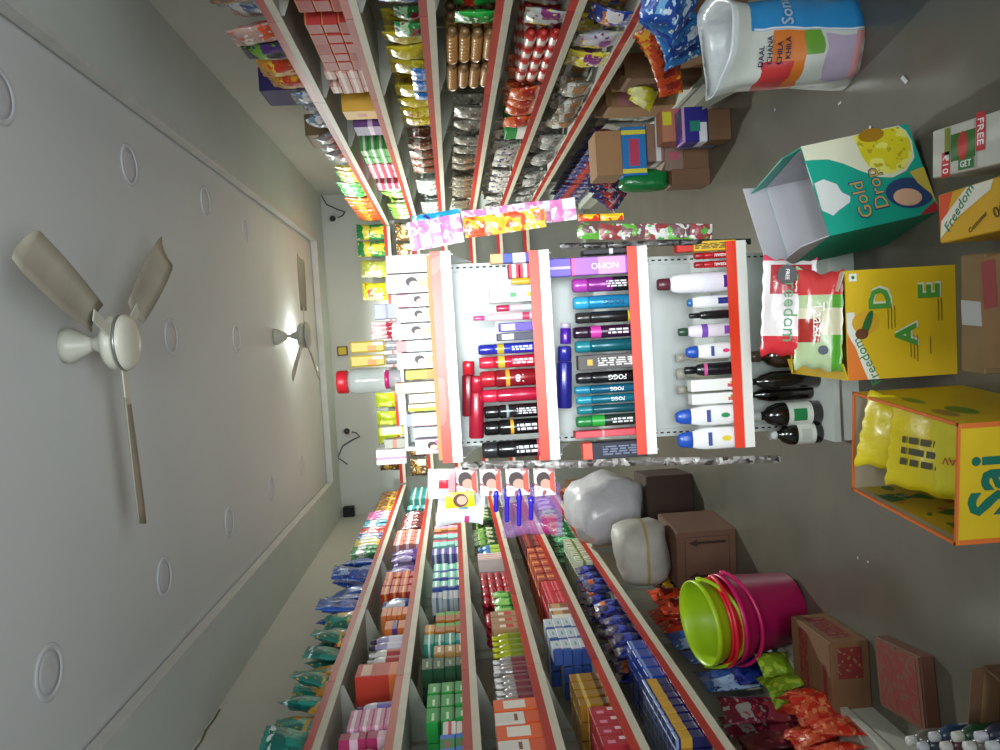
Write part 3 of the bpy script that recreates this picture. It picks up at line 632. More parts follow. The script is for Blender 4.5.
# back panel follows the slightly leaning rack
def lean_x(z):
    return GP[3].x + (GP[0].x-GP[3].x)*(z-GP[3].z)/(GP[0].z-GP[3].z)
def quadprism(name, hw0, hw1, y0, y1, z0, z1, m, off=0):
    V = []
    for z in (z0, z1):
        c_ = lean_x(z)-gx
        V += [(c_+hw0, y0-YG-.2, z), (c_+hw1, y0-YG-.2, z), (c_+hw1, y1-YG-.2, z), (c_+hw0, y1-YG-.2, z)]
    Fs = [(0, 1, 2, 3), (4, 5, 6, 7), (0, 1, 5, 4), (1, 2, 6, 5), (2, 3, 7, 6), (3, 0, 4, 7)]
    bm = bmesh.new(); bm.from_mesh(mesh(V, Fs, m)); return obj(name, bm2me(bm, m), e)
quadprism('back_panel', -GW/2+.03, GW/2-.03, YG+GD, YG+GD+.015, .08, 1.72, gm)
pm = M('#8f938c', rough=.4)
for s in (-1, 1):
    quadprism('upright', s*(GW/2-.03)-.015, s*(GW/2-.03)+.015, YG+GD-.012, YG+GD+.03, 0, 1.72, gm)
    # slots punched in the upright
    bm = bmesh.new()
    for k in range(62):
        z = .1+k*.026
        c_ = lean_x(z)-gx+s*(GW/2-.03)
        addbox(bm, c_-.003, c_+.003, GD-.0128-.2, GD-.0122-.2, z, z+.013)
    obj('slot_marking', bm2me(bm, M('#1c1c1a', rough=.8)), e)
for i, p in enumerate(GP):
    z = p.z; x0, x1 = p.x-GW/2, p.x+GW/2
    sh = gobj('shelf', x0+.006, x1-.006, YG+.006, YG+GD-.014, z-.030, z-.008, gm)
    o = obj('price_strip', boxat(x0-gx, x1-gx, -.2, -.194, z+.0, z+.036, gred), sh)
    o = obj('shelf_edge', boxat(x0-gx, x1-gx, -.203, -.194, z-.036, z+.0, gwhite), sh)
    for s in (-1, 1):
        xx = p.x+s*(GW/2-.012)-gx
        V = [(xx, -.19, z-.031), (xx, GD-.216, z-.031), (xx, GD-.216, z-.12), (xx, -.02, z-.07), (xx, -.19, z-.045)]
        V += [(a+.003, b, c) for a, b, c in V]
        Fs = [tuple(range(5)), tuple(range(9, 4, -1))]+[(k, (k+1) % 5, 5+(k+1) % 5, 5+k) for k in range(5)]
        bm = bmesh.new(); bm.from_mesh(mesh(V, Fs, gm)); obj('bracket', bm2me(bm, gm), sh)
zs0 = GP[3].z
gobj('deck', lean_x(.1)-GW/2, lean_x(.1)+GW/2, YG+.02, YG+GD-.014, .085, .11, gm)
gobj('plinth', lean_x(.1)-GW/2, lean_x(.1)+GW/2, YG+.04, YG+.06, 0, .085, gm)
# promotional strip print on the top edge
pz = GP[0]
for k, (a, b, c) in enumerate([(-.02, .03, '#f2a08a'), (.05, .09, '#f6c0b0'), (.11, .2, '#f0b060'), (-.10, -.06, '#f4b8a4')]):
    pass
riser = gobj('riser_shelf', pz.x-GW/2+.03, pz.x+GW/2-.03, YG+.17, YG+GD+.30, pz.z+.165, pz.z+.177, gm)
gobj('riser_leg', pz.x-GW/2+.03, pz.x-GW/2+.045, YG+.17, YG+GD-.014, pz.z-.008, pz.z+.165, gm)
gobj('riser_leg', pz.x+GW/2-.045, pz.x+GW/2-.03, YG+.17, YG+GD-.014, pz.z-.008, pz.z+.165, gm)
gobj('cardboard_liner', pz.x-GW/2+.01, pz.x+GW/2-.01, YG+.0062, YG+.010, pz.z+.0, pz.z+.05, M('#b89060', rough=.7))

def gx_at(i, py, dy):      # where a picture row meets a shelf
    return pr(GL[i][0]-6, py, y=YG+dy).x
BASEDY = .012
def g_box(i, ya, yb, top, name, cat, label, mat, d=.07, dy=0, lift=0, group=None, letters=None, lean=0):
    dyc = BASEDY+dy+d/2; a, b = gx_at(i, ya, dyc), gx_at(i, yb, dyc); w = abs(a-b)*.97
    z = GP[i].z-.007+lift; ztop = pr(top, (ya+yb)/2, y=YG+dyc-d/2).z
    h = max(.02, ztop-z)
    me = m_box(w, d, h, mat, .002)
    if letters:
        e = empty(name, ((a+b)/2, YG+dyc, z), (0, 0, 0), label, cat, group); obj('carton_body', me, e)
        for t, sz, m, lx_, lz, ang in letters:
            if t == '~': bars(e, -w*.3, w*.3, h*.15, h*.7, 4, m, lambda x, z: -d/2-.0004, int(ya)); continue
            letter(e, t, sz, m, (lx_*w, -d/2-.0005, lz*h), ang)
        return e, w, h
    o = obj(name, me, None, ((a+b)/2, YG+dyc, z)); tag(o, label, cat, group); return o, w, h
def g_can(i, ya, yb, top, label, body, cap, band=None, dy=0, text=None, tmat=None, kind='can', group=None, capf=.22, name=None, tsize=None):
    a, b = gx_at(i, ya, .04), gx_at(i, yb, .04); r = abs(a-b)/2*.97
    z = GP[i].z-.007; ztop = pr(top, (ya+yb)/2, y=YG+BASEDY+dy+r).z; h = ztop-z
    nm = name or {'can': 'spray_can', 'bottle': 'bottle'}[kind]
    e = empty(nm, ((a+b)/2, YG+BASEDY+dy+r, z), (0, 0, 0), label, 'spray can' if kind == 'can' else 'bottle', group)
    bm_ = body if not isinstance(body, str) else M(body, rough=.25, coat=.5, metal=.25 if kind == 'can' else 0)
    cm = cap if not isinstance(cap, str) else M(cap, rough=.25, coat=.4)
    if kind == 'can':
        c = h*(1-capf)
        obj('can_body', lathe([(r*.9, 0), (r, h*.015), (r, c*.95), (r*.9, c)], bm_, 24), e)
        obj('can_cap', lathe([(r*.93, c+.0005), (r*.95, c+.004), (r*.94, h*.96), (r*.8, h)], cm, 24), e)
        obj('base_rim', lathe([(r*.97, .0), (r*1.01, .001), (r*1.01, .005), (r*.99, .007)], M('#a8a8a8', metal=.8, rough=.3), 24), e)
    else:
        c = h*(1-capf)
        obj('bottle_body', lathe([(r*.9, 0), (r, h*.03), (r, c*.5), (r*.97, c*.84), (r*.8, c*.96), (r*.55, c)], bm_, 24, 1, .7), e)
        obj('bottle_cap', lathe([(r*.58, c+.0005), (r*.62, c+.004), (r*.58, h*.97), (r*.5, h)], cm, 20, 1, .75), e)
    if band:
        col, z0, z1 = band
        bb = .7 if kind == 'bottle' else 1
        obj('label_band', lathe([(r*1.008, h*z0), (r*1.008, h*z1)], M(col, rough=.35, coat=.3), 24, 1, bb, close=False), e)
    if text and text.startswith('~'):
        sy = .7 if kind == 'bottle' else 1
        bars(e, -r*.5, r*.5, h*.2, h*.5, 2+len(text)%2, tmat or M('#d8d8dc'), lambda x, z: -math.sqrt(max(0, r*r-x*x))*sy*1.012-.0004, int(ya*10))
    elif text:
        hh = h*.5
        me = text_me(text, tsize or r*1.15, tmat or M('#f0f0f0'), bold=.02)
        me.transform(Matrix.Rotation(PI/2, 4, 'X') @ Matrix.Rotation(PI/2, 4, 'Z'))
        sy = .7 if kind == 'bottle' else 1
        for v in me.vertices:
            x = max(-.95*r, min(.95*r, v.co.x)); v.co.y = -math.sqrt(max(0, r*r-x*x))*sy*1.015 - .0006 + (v.co.y*.3)
        obj('lettering', me, e, (0, 0, h*.40))
    return e
wt = M('#f4f4f4', rough=.4)
def bars(parent, x0, x1, z0, z1, rows, mat, surf, seed=0, vertical=True, name='fine_print'):
    """rows of unreadable fine print; surf(x, z) gives the surface depth"""
    R = random.Random(seed); bm = bmesh.new()
    for r in range(rows):
        u = x0+(x1-x0)*(r+.5)/rows; hw = abs(x1-x0)/rows*.3; z = z0
        while z < z1:
            l_ = R.uniform(.12, .3)*abs(z1-z0); ze = min(z1, z+l_)
            pts = [(u-hw, z), (u+hw, z), (u+hw, ze), (u-hw, ze)]
            a = [bm.verts.new((x, surf(x, q), q)) for x, q in pts]; b = [bm.verts.new((x, surf(x, q)-.0006, q)) for x, q in pts]
            bm.faces.new(a); bm.faces.new(b)
            for k in range(4): bm.faces.new((a[k], a[(k+1) % 4], b[(k+1) % 4], b[k]))
            z = ze+.06*abs(z1-z0)
    return obj(name, bm2me(bm, mat), parent)
# top shelf cartons in front
WB = '#ece8e6'
def face_box(i, ya, yb, top, label, extra=(), face=True, d=.08, group=None, base=WB, hair='#2a2024'):
    e, w, h = g_box(i, ya, yb, top, 'cosmetic_box', 'box', label, card(base, *extra), d=d, letters=[], group=group)
    if face:
        patch(e, [(w*-.3, h*.24), (w*.34, h*.24), (w*.2, h*.42), (w*-.2, h*.42)], M('#e8a08a', rough=.5), 'portrait_shoulders', at=-d/2)
        patch(e, ell(w*.08, h*.56, w*.26, w*.32, 14), M(hair, rough=.5), 'portrait_hair', at=-d/2-.0006)
        patch(e, ell(w*-.06, h*.52, w*.18, w*.25, 14), M('#e6b49c', rough=.5), 'portrait_face', at=-d/2-.0012)
    return e
face_box(0, 254, 272, 386, 'plain white box, first of the top row beside pink sachets', face=False)
face_box(0, 273, 292, 386, 'white box with faint grey emblem, second in the top row')
face_box(0, 293, 306, 396, 'white box with pink panel and small portrait', (('#e8a0b0', ('z', .75, 1)),))
face_box(0, 307, 321, 397, 'white box with orange patch and portrait of dark hair', (('#e8b890', ('x', .5, 1), ('z', .1, .4)),))  # orange patch printed low on one half of the box
face_box(0, 322, 338, 392, 'white box with large portrait and grey side', (('#b8b4c0', ('z', .1, .45)),))
face_box(0, 339, 350, 396, 'white box with red corner next to large portrait box', (('#e88a8a', ('z', .8, 1)),), face=False)
face_box(0, 351, 367, 397, 'white box with barcode panel and dark-haired portrait', (('#a8b4b8', ('z', .55, .8), ('x', .2, .8)),))
face_box(0, 368, 378, 405, 'mustard herbal box with orange picture on top shelf', (('#d88a3a', ('z', .1, .5), ('x', .1, .8)),), face=False, base='#b8a040')
face_box(0, 380, 391, 395, 'cream box with peach tip on top shelf', (('#f0b898', ('z', .85, 1)),), face=False, base='#f0e4d0')
face_box(0, 392, 401, 409, 'pale cream box with narrow lines on top shelf', face=False, base='#f4ead4')
face_box(0, 402, 409, 408, 'cream box with yellow band on top shelf', (('#e0d82a', ('x', 0, .5)),), face=False, base='#f4ecc8')
face_box(0, 411, 424, 406, 'white box with pink frame and barcode top', (('#f0b0b0', ('x', 0, .12)), ('#9aa0b0', ('z', .88, 1))), face=False)
face_box(0, 425, 435, 413, 'pale blue box with cyan dot on top shelf', (('#4ab8d8', ('z', .1, .3), ('x', .3, .9)),), face=False, base='#c8e0ea')
face_box(0, 437, 452, 415, 'white and pink box at the end of the top row', (('#e06a9a', ('z', .15, .5), ('x', .2, .9)),), base='#f0d4e0')
lf = .186
def riserbox(ya, yb, x0, x1, name, cat, label, mat, d=.06, dy=.19):
    p0 = pr(x1, (ya+yb)/2, y=YG+dy); p1 = pr(x0, (ya+yb)/2, y=YG+dy); w = abs(pr(x1, ya, y=YG+dy).x-pr(x1, yb, y=YG+dy).x)*.96
    z = pz.z+.1775; return tag(obj(name, m_box(w, d, max(.03, p1.z-z), mat), None, (p0.x, YG+dy+d/2, z)), label, cat), w
RZ = pz.z+.1775
riserbox(427, 436, 379, 392, 'cosmetic_box', 'box', 'lime-edged white carton behind the blue box', card('#e8ecc8', ('#b8c81c', ('x', 0, .2)), ('#b8c81c', ('z', .9, 1)), ('#b8c81c', ('z', 0, .1))), dy=.2)
o, w_ = riserbox(439, 449, 384, 392, 'cosmetic_box', 'box', 'grey-green carton behind pink and white box', card('#a8a898', ('#b87a6a', ('z', .4, .6))), dy=.2)
# overhanging white carton with pink stripe
p_ = pr(400, 464, y=YG+.25)
tag(obj('cosmetic_box', m_box(.058, .08, .115, card('#ecebea', ('#e88ab0', ('x', .35, .5)), ('#c8c8c8', ('z', .48, .5)))), None, (pr(396, 463, y=YG+.25).x+.03, YG+.25, RZ)), 'white carton with pink stripe standing at the rack corner', 'box')
riserbox(303, 319, 374, 392, 'cosmetic_box', 'box', 'lavender grey carton behind small portrait box', card('#a8a8bc', ('#8a8aa8', ('z', .4, .5))), dy=.2)
for k, y in enumerate((324, 328.5, 333, 337)):
    p_ = pr(380, y, y=YG+.22)
    tag(obj('soap_packet', m_pouch(.02, .10, .05, foil('#e8c8c8', '#b83a4a', '#f4f0f0'), seed=k, nx=5), None, (p_.x, YG+.22, RZ)), 'narrow pink and white striped packet behind portrait boxes', 'packet', 'narrow striped packets on rack top')
for k, (y, lab) in enumerate(((346, 'mustard cream tube on silver cap, closer to the striped packets'), (360, 'mustard cream tube on silver cap, closer to the jar'))):
    p_ = pr(380, y, y=YG+.23); e2 = empty('cream_tube', (p_.x, YG+.24, RZ), label=lab, cat='tube', group='mustard tubes on rack top')
    h_ = pr(350, y, y=YG+.23).z-RZ
    obj('tube_cap', lathe([(.019, 0), (.02, .002), (.02, h_*.28), (.018, h_*.3)], M('#d0d4d8', metal=.6, rough=.2), 20), e2)
    obj('tube_body', m_box(.044, .03, h_*.7, card('#b8a038', ('#d87a2a', ('z', .25, .5), ('x', .1, .6)), ('#b8b8c0', ('z', .05, .35), ('x', .6, .9))), .008), e2, (0, 0, h_*.3))
# candy jar with red lid
p_ = pr(378, 380, y=YG+.42); h_ = pr(337, 380, y=YG+.42).z-RZ
e2 = empty('candy_jar', (p_.x, YG+.43, RZ), label='clear plastic jar with red screw lid above the rack', cat='jar')
obj('jar_body', lathe([(.045, 0), (.052, .006), (.053, h_*.7), (.048, h_*.8), (.038, h_*.84)], M('#c8d0cc', alpha=.45, rough=.1, coat=.5), 28), e2)
obj('jar_lid', lathe([(.045, h_*.842), (.047, h_*.845), (.047, h_*.98), (.044, h_)], M('#c8202c', rough=.35), 28), e2)
obj('jar_contents', lathe([(.042, .004), (.048, .02), (.047, h_*.2), (.03, h_*.26)], M('#c8b8a8', blobs=(('#b83a5a', 40, .55),), rough=.4, bump=.8, bscale=60), 24), e2)
p_ = pr(390, 378, y=YG+.21); e2 = empty('candy_jar', (p_.x-.005, YG+.21, RZ), label='short clear tub with magenta lid behind the cream boxes', cat='jar')
obj('jar_body', lathe([(.03, 0), (.034, .004), (.034, .045)], M('#c8c4c8', alpha=.5, rough=.1), 20), e2)
obj('jar_lid', lathe([(.036, .0455), (.036, .06), (.033, .062)], M('#b8206a', rough=.3), 20), e2)
# far-wall fittings
p_ = pr(343, 351, y=YF-.01); tag(obj('wall_plate', m_box(.1, .02, .11, card('#e0c81c', ('#6a2a30', ('x', 0, .12)), ('#6a2a30', ('x', .88, 1)), ('#6a2a30', ('z', 0, .12)), ('#6a2a30', ('z', .88, 1)))), None, (p_.x, YF-.011, p_.z-.05)), 'small yellow framed square on the bright far wall', 'sign')
for px, py, lab in ((325, 184, 'small black speaker box on far wall, sack side'), (349, 513, 'small black speaker box on far wall, bucket side')):
    p_ = pr(px, py, y=YF-.06); e2 = empty('wall_speaker', (p_.x, YF, p_.z), label=lab, cat='speaker', group='black wall speakers')
    obj('speaker_case', m_box(.14, .10, .12, M('#141414', rough=.5), .008), e2, (0, -.051, -.06)); obj('speaker_grille', boxat(-.055, .055, -.104, -.1015, -.05, .05, M('#26262a', rough=.8, bump=.6, bscale=300)), e2)
for px, py, lab in ((333, 219, 'dome security camera with cable, sack side of far wall'), (347, 431, 'dome security camera with cable, bucket side of far wall')):
    p_ = pr(px, py, y=YF-.03); e2 = empty('security_camera', (p_.x, YF, p_.z), label=lab, cat='camera', group='far wall security cameras')
    me = lathe([(.05, 0), (.052, .02), (.045, .045)], M('#d8d8d4', rough=.4), 20); me.transform(Matrix.Rotation(PI/2, 4, 'X')); obj('camera_base', me, e2)
    me = lathe([(.034, .046), (.03, .065), (.012, .08)], M('#101014', rough=.1, coat=1), 20); me.transform(Matrix.Rotation(PI/2, 4, 'X')); obj('lens', me, e2)
    s_ = 1 if py < 300 else -1
    pts = [(.0, -.02, -.01), (.03*s_, -.03, -.10), (.07*s_, -.02, -.13), (.10*s_, -.012, -.05), (.16*s_, -.012, .06), (.28*s_, -.012, .12), (.36*s_, -.012, .02)]
    obj('cable', tubeme(pts, .006, M('#1c1c1c')), e2)

# --- second rack shelf
g_box(1, 252, 262, 490, 'cosmetic_box', 'box', 'small blue and cream box stacked at the corner of second rack shelf', card('#3a4aa8', ('#e0a870', ('z', .75, 1)), ('#dfe2f0', ('z', .3, .55))), d=.04)
for k, (a, x) in enumerate(((250, 503), (259, 503), (268, 503))):
    for j in range(2 if k < 2 else 2):
        pass
for k in range(6):
    col = k % 2; row = k//2
    ya = 264+col*6.5
    z_ = GP[1].z-.007+row*.040
    tag(obj('lip_balm_box', m_box(.026, .045, .038, card('#c82a48', ('#f0d4d8', ('z', .3, .65)), ('#8a1428', ('z', .9, 1)))), None, (gx_at(1, ya+3, .04), YG+.036, z_)), 'small crimson and white box, rack second shelf corner', 'box', 'crimson small boxes on the rack')
g_can(1, 277, 284, 498, 'slim golden lotion bottle behind crimson boxes', '#c8a02a', '#e8e8e4', kind='bottle', capf=.3, group=None)
g_box(1, 285, 301, 490, 'cosmetic_box', 'box', 'white carton with green leaf emblem on second rack shelf', card('#ecefe8', ('#3a9a5a', ('z', .5, .62), ('x', .3, .6)), ('#e0a83a', ('z', .1, .3), ('x', .3, .6))), d=.06)
pk = M('#e8c4cc', rough=.1, coat=.6, alpha=.8)
g_can(1, 303, 310, 496, 'slim clear pink bottle with crimson cap', pk, '#b8204a', ('#b8c8cc', .2, .45), kind='can', capf=.28, name='bottle')
g_can(1, 311, 319, 473, 'taller pink bottle with flared magenta cap', pk, '#b83a78', ('#b83054', .2, .3), kind='bottle', capf=.16)
g_box(1, 321, 330, 499, 'perfume_box', 'box', 'violet perfume box with white flower motif', card('#4a2ab0', ('#e8e0f8', ('z', .65, .95), ('x', .15, .85)), coat=.4), d=.05)
g_box(1, 331, 339, 497, 'perfume_box', 'box', 'black and violet perfume box beside the blue can', card('#1a1438', ('#d8d4f0', ('z', .65, .9), ('x', .15, .85)), coat=.4), d=.05)
cans2 = [(341, 352, 478, '#2a34b0', '#1f2a9a', ('#b8a02a', .62, .72), '~~', 'blue spray can with gold ring, first of its kind by perfume boxes'),
 (353, 366, 479, '#c01f3a', '#c8283c', ('#c8b03a', .62, .72), '~~', 'crimson spray can with gold ring, next to the blue one'),
 (367, 385, 480, '#8a1420', '#a81a28', ('#d8a02a', .56, .62), '18', 'wide dark red spray can with gold stripe'),
 (386, 400, 482, '#b81a3c', '#c82040', ('#d8d8dc', .04, .16), '', 'bright red spray can with silver base band'),
 (402, 416, 484, '#1a1a1c', '#0f0f10', ('#8a9a9c', .62, .66), '~', 'black spray can with white slash writing'),
 (417, 433, 484, '#141415', '#0c0c0d', ('#d8a02a', .55, .60), '~~', 'black spray can with small gold mark'),
 (438, 456, 482, '#121214', '#26282a', ('#c84a58', .06, .2), '~~', 'black spray can with red base at shelf end')]
for a, b, t, bc, cc, band, tx, lab in cans2: g_can(1, a, b, t, lab, bc, cc, band, text=tx or None)
def lying(i, top_x, ya, yb, x0, x1, label, body, cap, group=None):
    """a can laid on its side across the standing ones"""
    p0 = pr((x0+x1)/2, ya, y=YG+.05); p1 = pr((x0+x1)/2, yb, y=YG+.05)
    r = abs(pr(x0, ya, y=YG+.05).z-pr(x1, ya, y=YG+.05).z)/2; l = (p1-p0).length
    e = empty('spray_can', (p0+p1)/2, label=label, cat='spray can', group=group)
    d = (p0-p1).normalized(); q = d.to_track_quat('Z', 'Y').to_matrix().to_4x4()
    for nm, prof, m in (('can_body', [(r*.9, -l/2), (r, -l/2+.004), (r, l*.22), (r*.9, l*.25)], body), ('can_cap', [(r*.93, l*.255), (r*.93, l*.47), (r*.8, l/2)], cap)):
        me = lathe(prof, M(m, rough=.25, coat=.5, metal=.2), 24); me.transform(q); obj(nm, me, e)
lying(1, 0, 361, 416, 462, 475, 'dark red spray can lying across the red cans, closer to ceiling', '#7a1424', '#c82030')
lying(1, 0, 376, 438, 469, 484, 'crimson spray can with grey base lying across black cans', '#a81c34', '#b82038')
# --- third rack shelf
g_box(2, 255, 273, 571, 'perfume_box', 'box', 'lilac gradient perfume box marked with white script', card('#9a4ac8', ('#c88ae0', ('z', .2, .6)), ('#e0408a', ('z', .94, 1)), coat=.3), d=.05, letters=[('NOMO', .032, wt, 0, .5, PI/2)])
tag(obj('perfume_box', m_box(.065, .045, .09, card('#4a2ab8', ('#a89ae0', ('x', .4, .55)), coat=.4)), None, (gx_at(2, 264, .04), YG+.036, pr(571, 264, y=YG+.03).z+.003)), 'short indigo box standing on the lilac perfume box', 'box')
tag(obj('hair_colour_box', m_box(.02, .06, .2, card('#17151c', ('#d0d0d8', ('z', .45, .52)))), None, (gx_at(2, 250.5, .05), YG+.045, GP[2].z-.007)), 'thin black box wedged at rack side by lilac box', 'box')
c3 = [(275, 290, 572, '#8a2a8a', '#a83aa0', ('#141216', .02, .4), '~', 'purple spray can with black lower half'),
 (293, 307, 573, '#1a86b8', '#2a9ac8', None, 'FOGG', 'bright sky blue spray can with dark lettering'),
 (309, 321, 575, '#1f1d1c', '#2a2624', ('#c8c01f', .08, .2), '', 'black spray can with yellow base'),
 (323, 336, 573, '#3a1238', '#2a1028', ('#c83a9a', .6, .75), '~~', 'dark plum spray can with pink ring'),
 (337, 350, 575, '#0f5a66', '#1a7886', None, '', 'dark teal spray can beside grey carton')]
for a, b, t, bc, cc, band, tx, lab in c3:
    g_can(2, a, b, t, lab, bc, cc, band, text=tx or None, tmat=M('#123a5a') if tx == 'FOGG' else None)
g_box(2, 352, 367, 578, 'perfume_box', 'box', 'dark grey perfume carton with gold crown mark', card('#4a4444', ('#c8a030', ('z', .78, .86), ('x', .3, .7)), ('#c0bcb8', ('z', .05, .2), ('x', .2, .8))), d=.05, letters=[('~', .02, M('#d0ccc8'), 0, .5, PI/2)])
c4 = [(369, 381, 576, '#121214', '#1a1a1e', None, 'FOGG', 'black spray can with bold white lettering'),
 (382, 391, 574, '#0d5a78', '#1a7a9a', None, 'FOGG', 'slim deep blue-green spray can with pale lettering, first of two'),
 (392, 401, 576, '#0e6a80', '#1a8aa0', None, 'FOGG', 'slim teal spray can with bold white lettering, second of two'),
 (402, 411, 577, '#0f4f5c', '#1c7480', None, '', 'slim dim teal spray can without bold lettering'),
 (412, 424, 576, '#2a3a34', '#1f7a3a', ('#2a9a3a', .6, .78), '~~', 'grey-green spray can with green shoulder')]
for a, b, t, bc, cc, band, tx, lab in c4: g_can(2, a, b, t, lab, bc, cc, band, text=tx or None)
g_box(2, 427, 434, 575, 'perfume_box', 'box', 'thin red box beside the green-topped can', card('#c01a30', ('#f0b0b8', ('z', .6, .62)), coat=.3), d=.05)
g_box(2, 439, 456, 583, 'perfume_box', 'box', 'navy black perfume carton with coral tip at shelf end', card('#16182a', ('#e85a44', ('z', .86, 1))), d=.05, letters=[('~', .028, M('#6a7490'), 0, .5, PI/2)])
lying(2, 0, 346, 408, 557, 572, 'indigo spray can lying across the standing cans', '#22207a', '#2a2a90')
lying(2, 0, 323, 344, 560, 571, 'short violet tube with white end lying on cans', '#4a1a9a', '#c8b8d8')
# --- fourth rack shelf
e_, w_, h_ = g_box(3, 240, 250, 677, 'cosmetic_box', 'box', 'yellow carton with red end and black writing on lowest rack shelf', card('#e0b41c', ('#c82a1c', ('z', .72, 1))), d=.05, letters=[('~', .03, M('#2a2018'), 0, .35, PI/2)])
for a, b, lab in ((251, 258, 'slim red roll-on can beside yellow carton'), (260, 267, 'slim red roll-on can beside white lotion bottle')):
    g_can(3, a, b, 694, lab, '#c0202c', '#a01824', None, text='KESARI', tsize=.014, group='slim red cans')
g_can(3, 270, 291, 657, 'tall white lotion bottle with brown cap and violet print', M('#eceaf0', rough=.25, coat=.4, rects=(('#5a2a9a', ('z', .02, .2), ('x', .2, .8)), ('#7a5ac8', ('z', .45, .5), ('x', .1, .7)))), '#5a2a34', ('#e8e4f0', .2, .42), kind='bottle', capf=.16)
g_can(3, 294, 307, 687, 'white lotion bottle with blue flat cap', M('#ebecf0', rough=.25, coat=.4, rects=(('#2a3a8a', ('z', .2, .45), ('x', .3, .8)),)), '#2a6ab0', None, kind='bottle', capf=.1)
g_can(3, 309, 318, 689, 'squat black lotion bottle beside blue-capped bottle', '#16151a', '#101014', None, kind='bottle', capf=.2)
g_can(3, 322, 336, 678, 'white lotion bottle with violet shoulder and dark cap', M('#e6dce8', rough=.25, coat=.4, rects=(('#7a4ab0', ('z', .62, .74)), ('#8a4ab0', ('z', .1, .3), ('x', .2, .8)))), '#2a4a34', None, kind='bottle', capf=.16)
def flatbottle(i, ya, yb, top, label, accent, cap='#1f4fb0', dy=0, flower=True):
    """soft-cornered baby lotion bottle with slanted blue cap"""
    a, b = gx_at(i, ya, .04), gx_at(i, yb, .04); w = abs(a-b)*.96; x = (a+b)/2
    z = GP[i].z-.007; h = pr(top, (ya+yb)/2, y=YG+.03).z-z; t = .038
    e = empty('lotion_bottle', (x, YG+BASEDY+dy+t/2+.003, z), label=label, cat='bottle', group='white lotion bottles')
    R_ = w/2
    obj('bottle_body', lathe([(R_*.85, 0), (R_*.98, h*.03), (R_, h*.4), (R_*.97, h*.6), (R_*.86, h*.72), (R_*.74, h*.78)], M('#eeeeee', rough=.25, coat=.4), 28, 1, t/w), e)
    obj('bottle_cap', lathe([(R_*.72, h*.781), (R_*.76, h*.80), (R_*.66, h*.93), (R_*.45, h)], M(cap, rough=.3, coat=.3), 28, 1, t/w), e)
    patch(e, ell(0, h*.28, w*.12, w*.22, 14), M(accent, rough=.4), 'printed_motif', at=-t/2-.002)
    patch(e, [(-w*.3, h*.50), (w*.3, h*.50), (w*.3, h*.56), (-w*.3, h*.56)], M('#3a4a90', rough=.4), 'printed_band', at=-t/2-.0012)
    return e
flatbottle(3, 341, 358, 686, 'white baby lotion bottle with pink flower print', '#d83a78')
g_can(3, 361, 374, 684, 'black bottle with pink writing between white bottles', '#141218', '#0c0c10', ('#d05a98', .6, .66), kind='bottle', capf=.2)
p_ = None
for k, (y, s_) in enumerate(((358, .022), (374, .03), (390, .024))):
    q_ = pr(680, y, y=YG+.17)
    tag(obj('glass_bottle', lathe([(s_, 0), (s_, .11), (s_*.5, .14), (s_*.5, .17), (s_*.7, .172), (s_*.7, .20)], M('#b8b4a4', alpha=.6, rough=.08, coat=.5), 18), None, (q_.x, YG+.17, GP[3].z-.0075)), f'clear glass bottle standing at the back of lowest rack shelf', 'bottle', 'clear bottles at shelf back')
g_box(3, 377, 389, 691, 'cosmetic_box', 'box', 'white carton with fruit picture beside black bottle', card('#e8e8e4', ('#c84a5a', ('z', .12, .3), ('x', .25, .55)), ('#d8b83a', ('z', .12, .25), ('x', .5, .75)), ('#5a3a80', ('z', .1, .2), ('x', .2, .35))), d=.05)
g_box(3, 391, 402, 692, 'cosmetic_box', 'box', 'white carton with fruit picture beside green-print bottle', card('#e8e8e4', ('#c86a5a', ('z', .12, .3), ('x', .25, .55)), ('#5a9a3a', ('z', .12, .25), ('x', .5, .75))), d=.05)
flatbottle(3, 403, 424, 676, 'white baby lotion bottle with green plant print', '#1f8a4a')
flatbottle(3, 425, 448, 678, 'white baby lotion bottle with yellow oval print', '#e0cc2a')
# --- bottles on the rack's deck
dz = .1105
def deckbottle(px, py, r, h, body, cap, label, band=None, kindn='bottle', dy=.14):
    q_ = pr(px, py, y=YG+dy)
    e = empty(kindn, (q_.x, YG+dy, dz), label=label, cat='bottle')
    obj('bottle_body', lathe([(r*.9, 0), (r, .006), (r, h*.6), (r*.7, h*.74), (r*.36, h*.8), (r*.34, h*.86)], M(body, rough=.15, coat=.6), 24), e)
    obj('bottle_cap', lathe([(r*.42, h*.861), (r*.44, h*.87), (r*.42, h*.99), (r*.36, h)], M(cap, rough=.3), 20), e)
    if band: obj('paper_label', lathe([(r*1.01, h*.15), (r*1.01, h*.5)], M('#dfe4da', rects=((band, ('z', .25, .8), ('x', .25, .75)),), rough=.5), 24, close=False), e)
deckbottle(790, 414, .046, .27, '#141210', '#c8ccc4', 'dark brown bottle with green and white label on the rack deck', '#1f8a4a')
deckbottle(800, 379, .036, .30, '#1c1814', '#d0d0cc', 'slim dark bottle with frosted cap, closer to yellow carton', None)
deckbottle(800, 392, .030, .28, '#14110e', '#b8b8b4', 'slim dark bottle with frosted cap beside the green-labelled bottle', None, dy=.20)
deckbottle(820, 432, .042, .20, '#101010', '#e0e0e0', 'short black bottle with white cap at the rack corner', '#c8ccc0')
deckbottle(830, 352, .05, .25, '#3a2a1c', '#6a5a4a', 'brown bottle behind the yellow carton on rack deck', None, dy=.16)

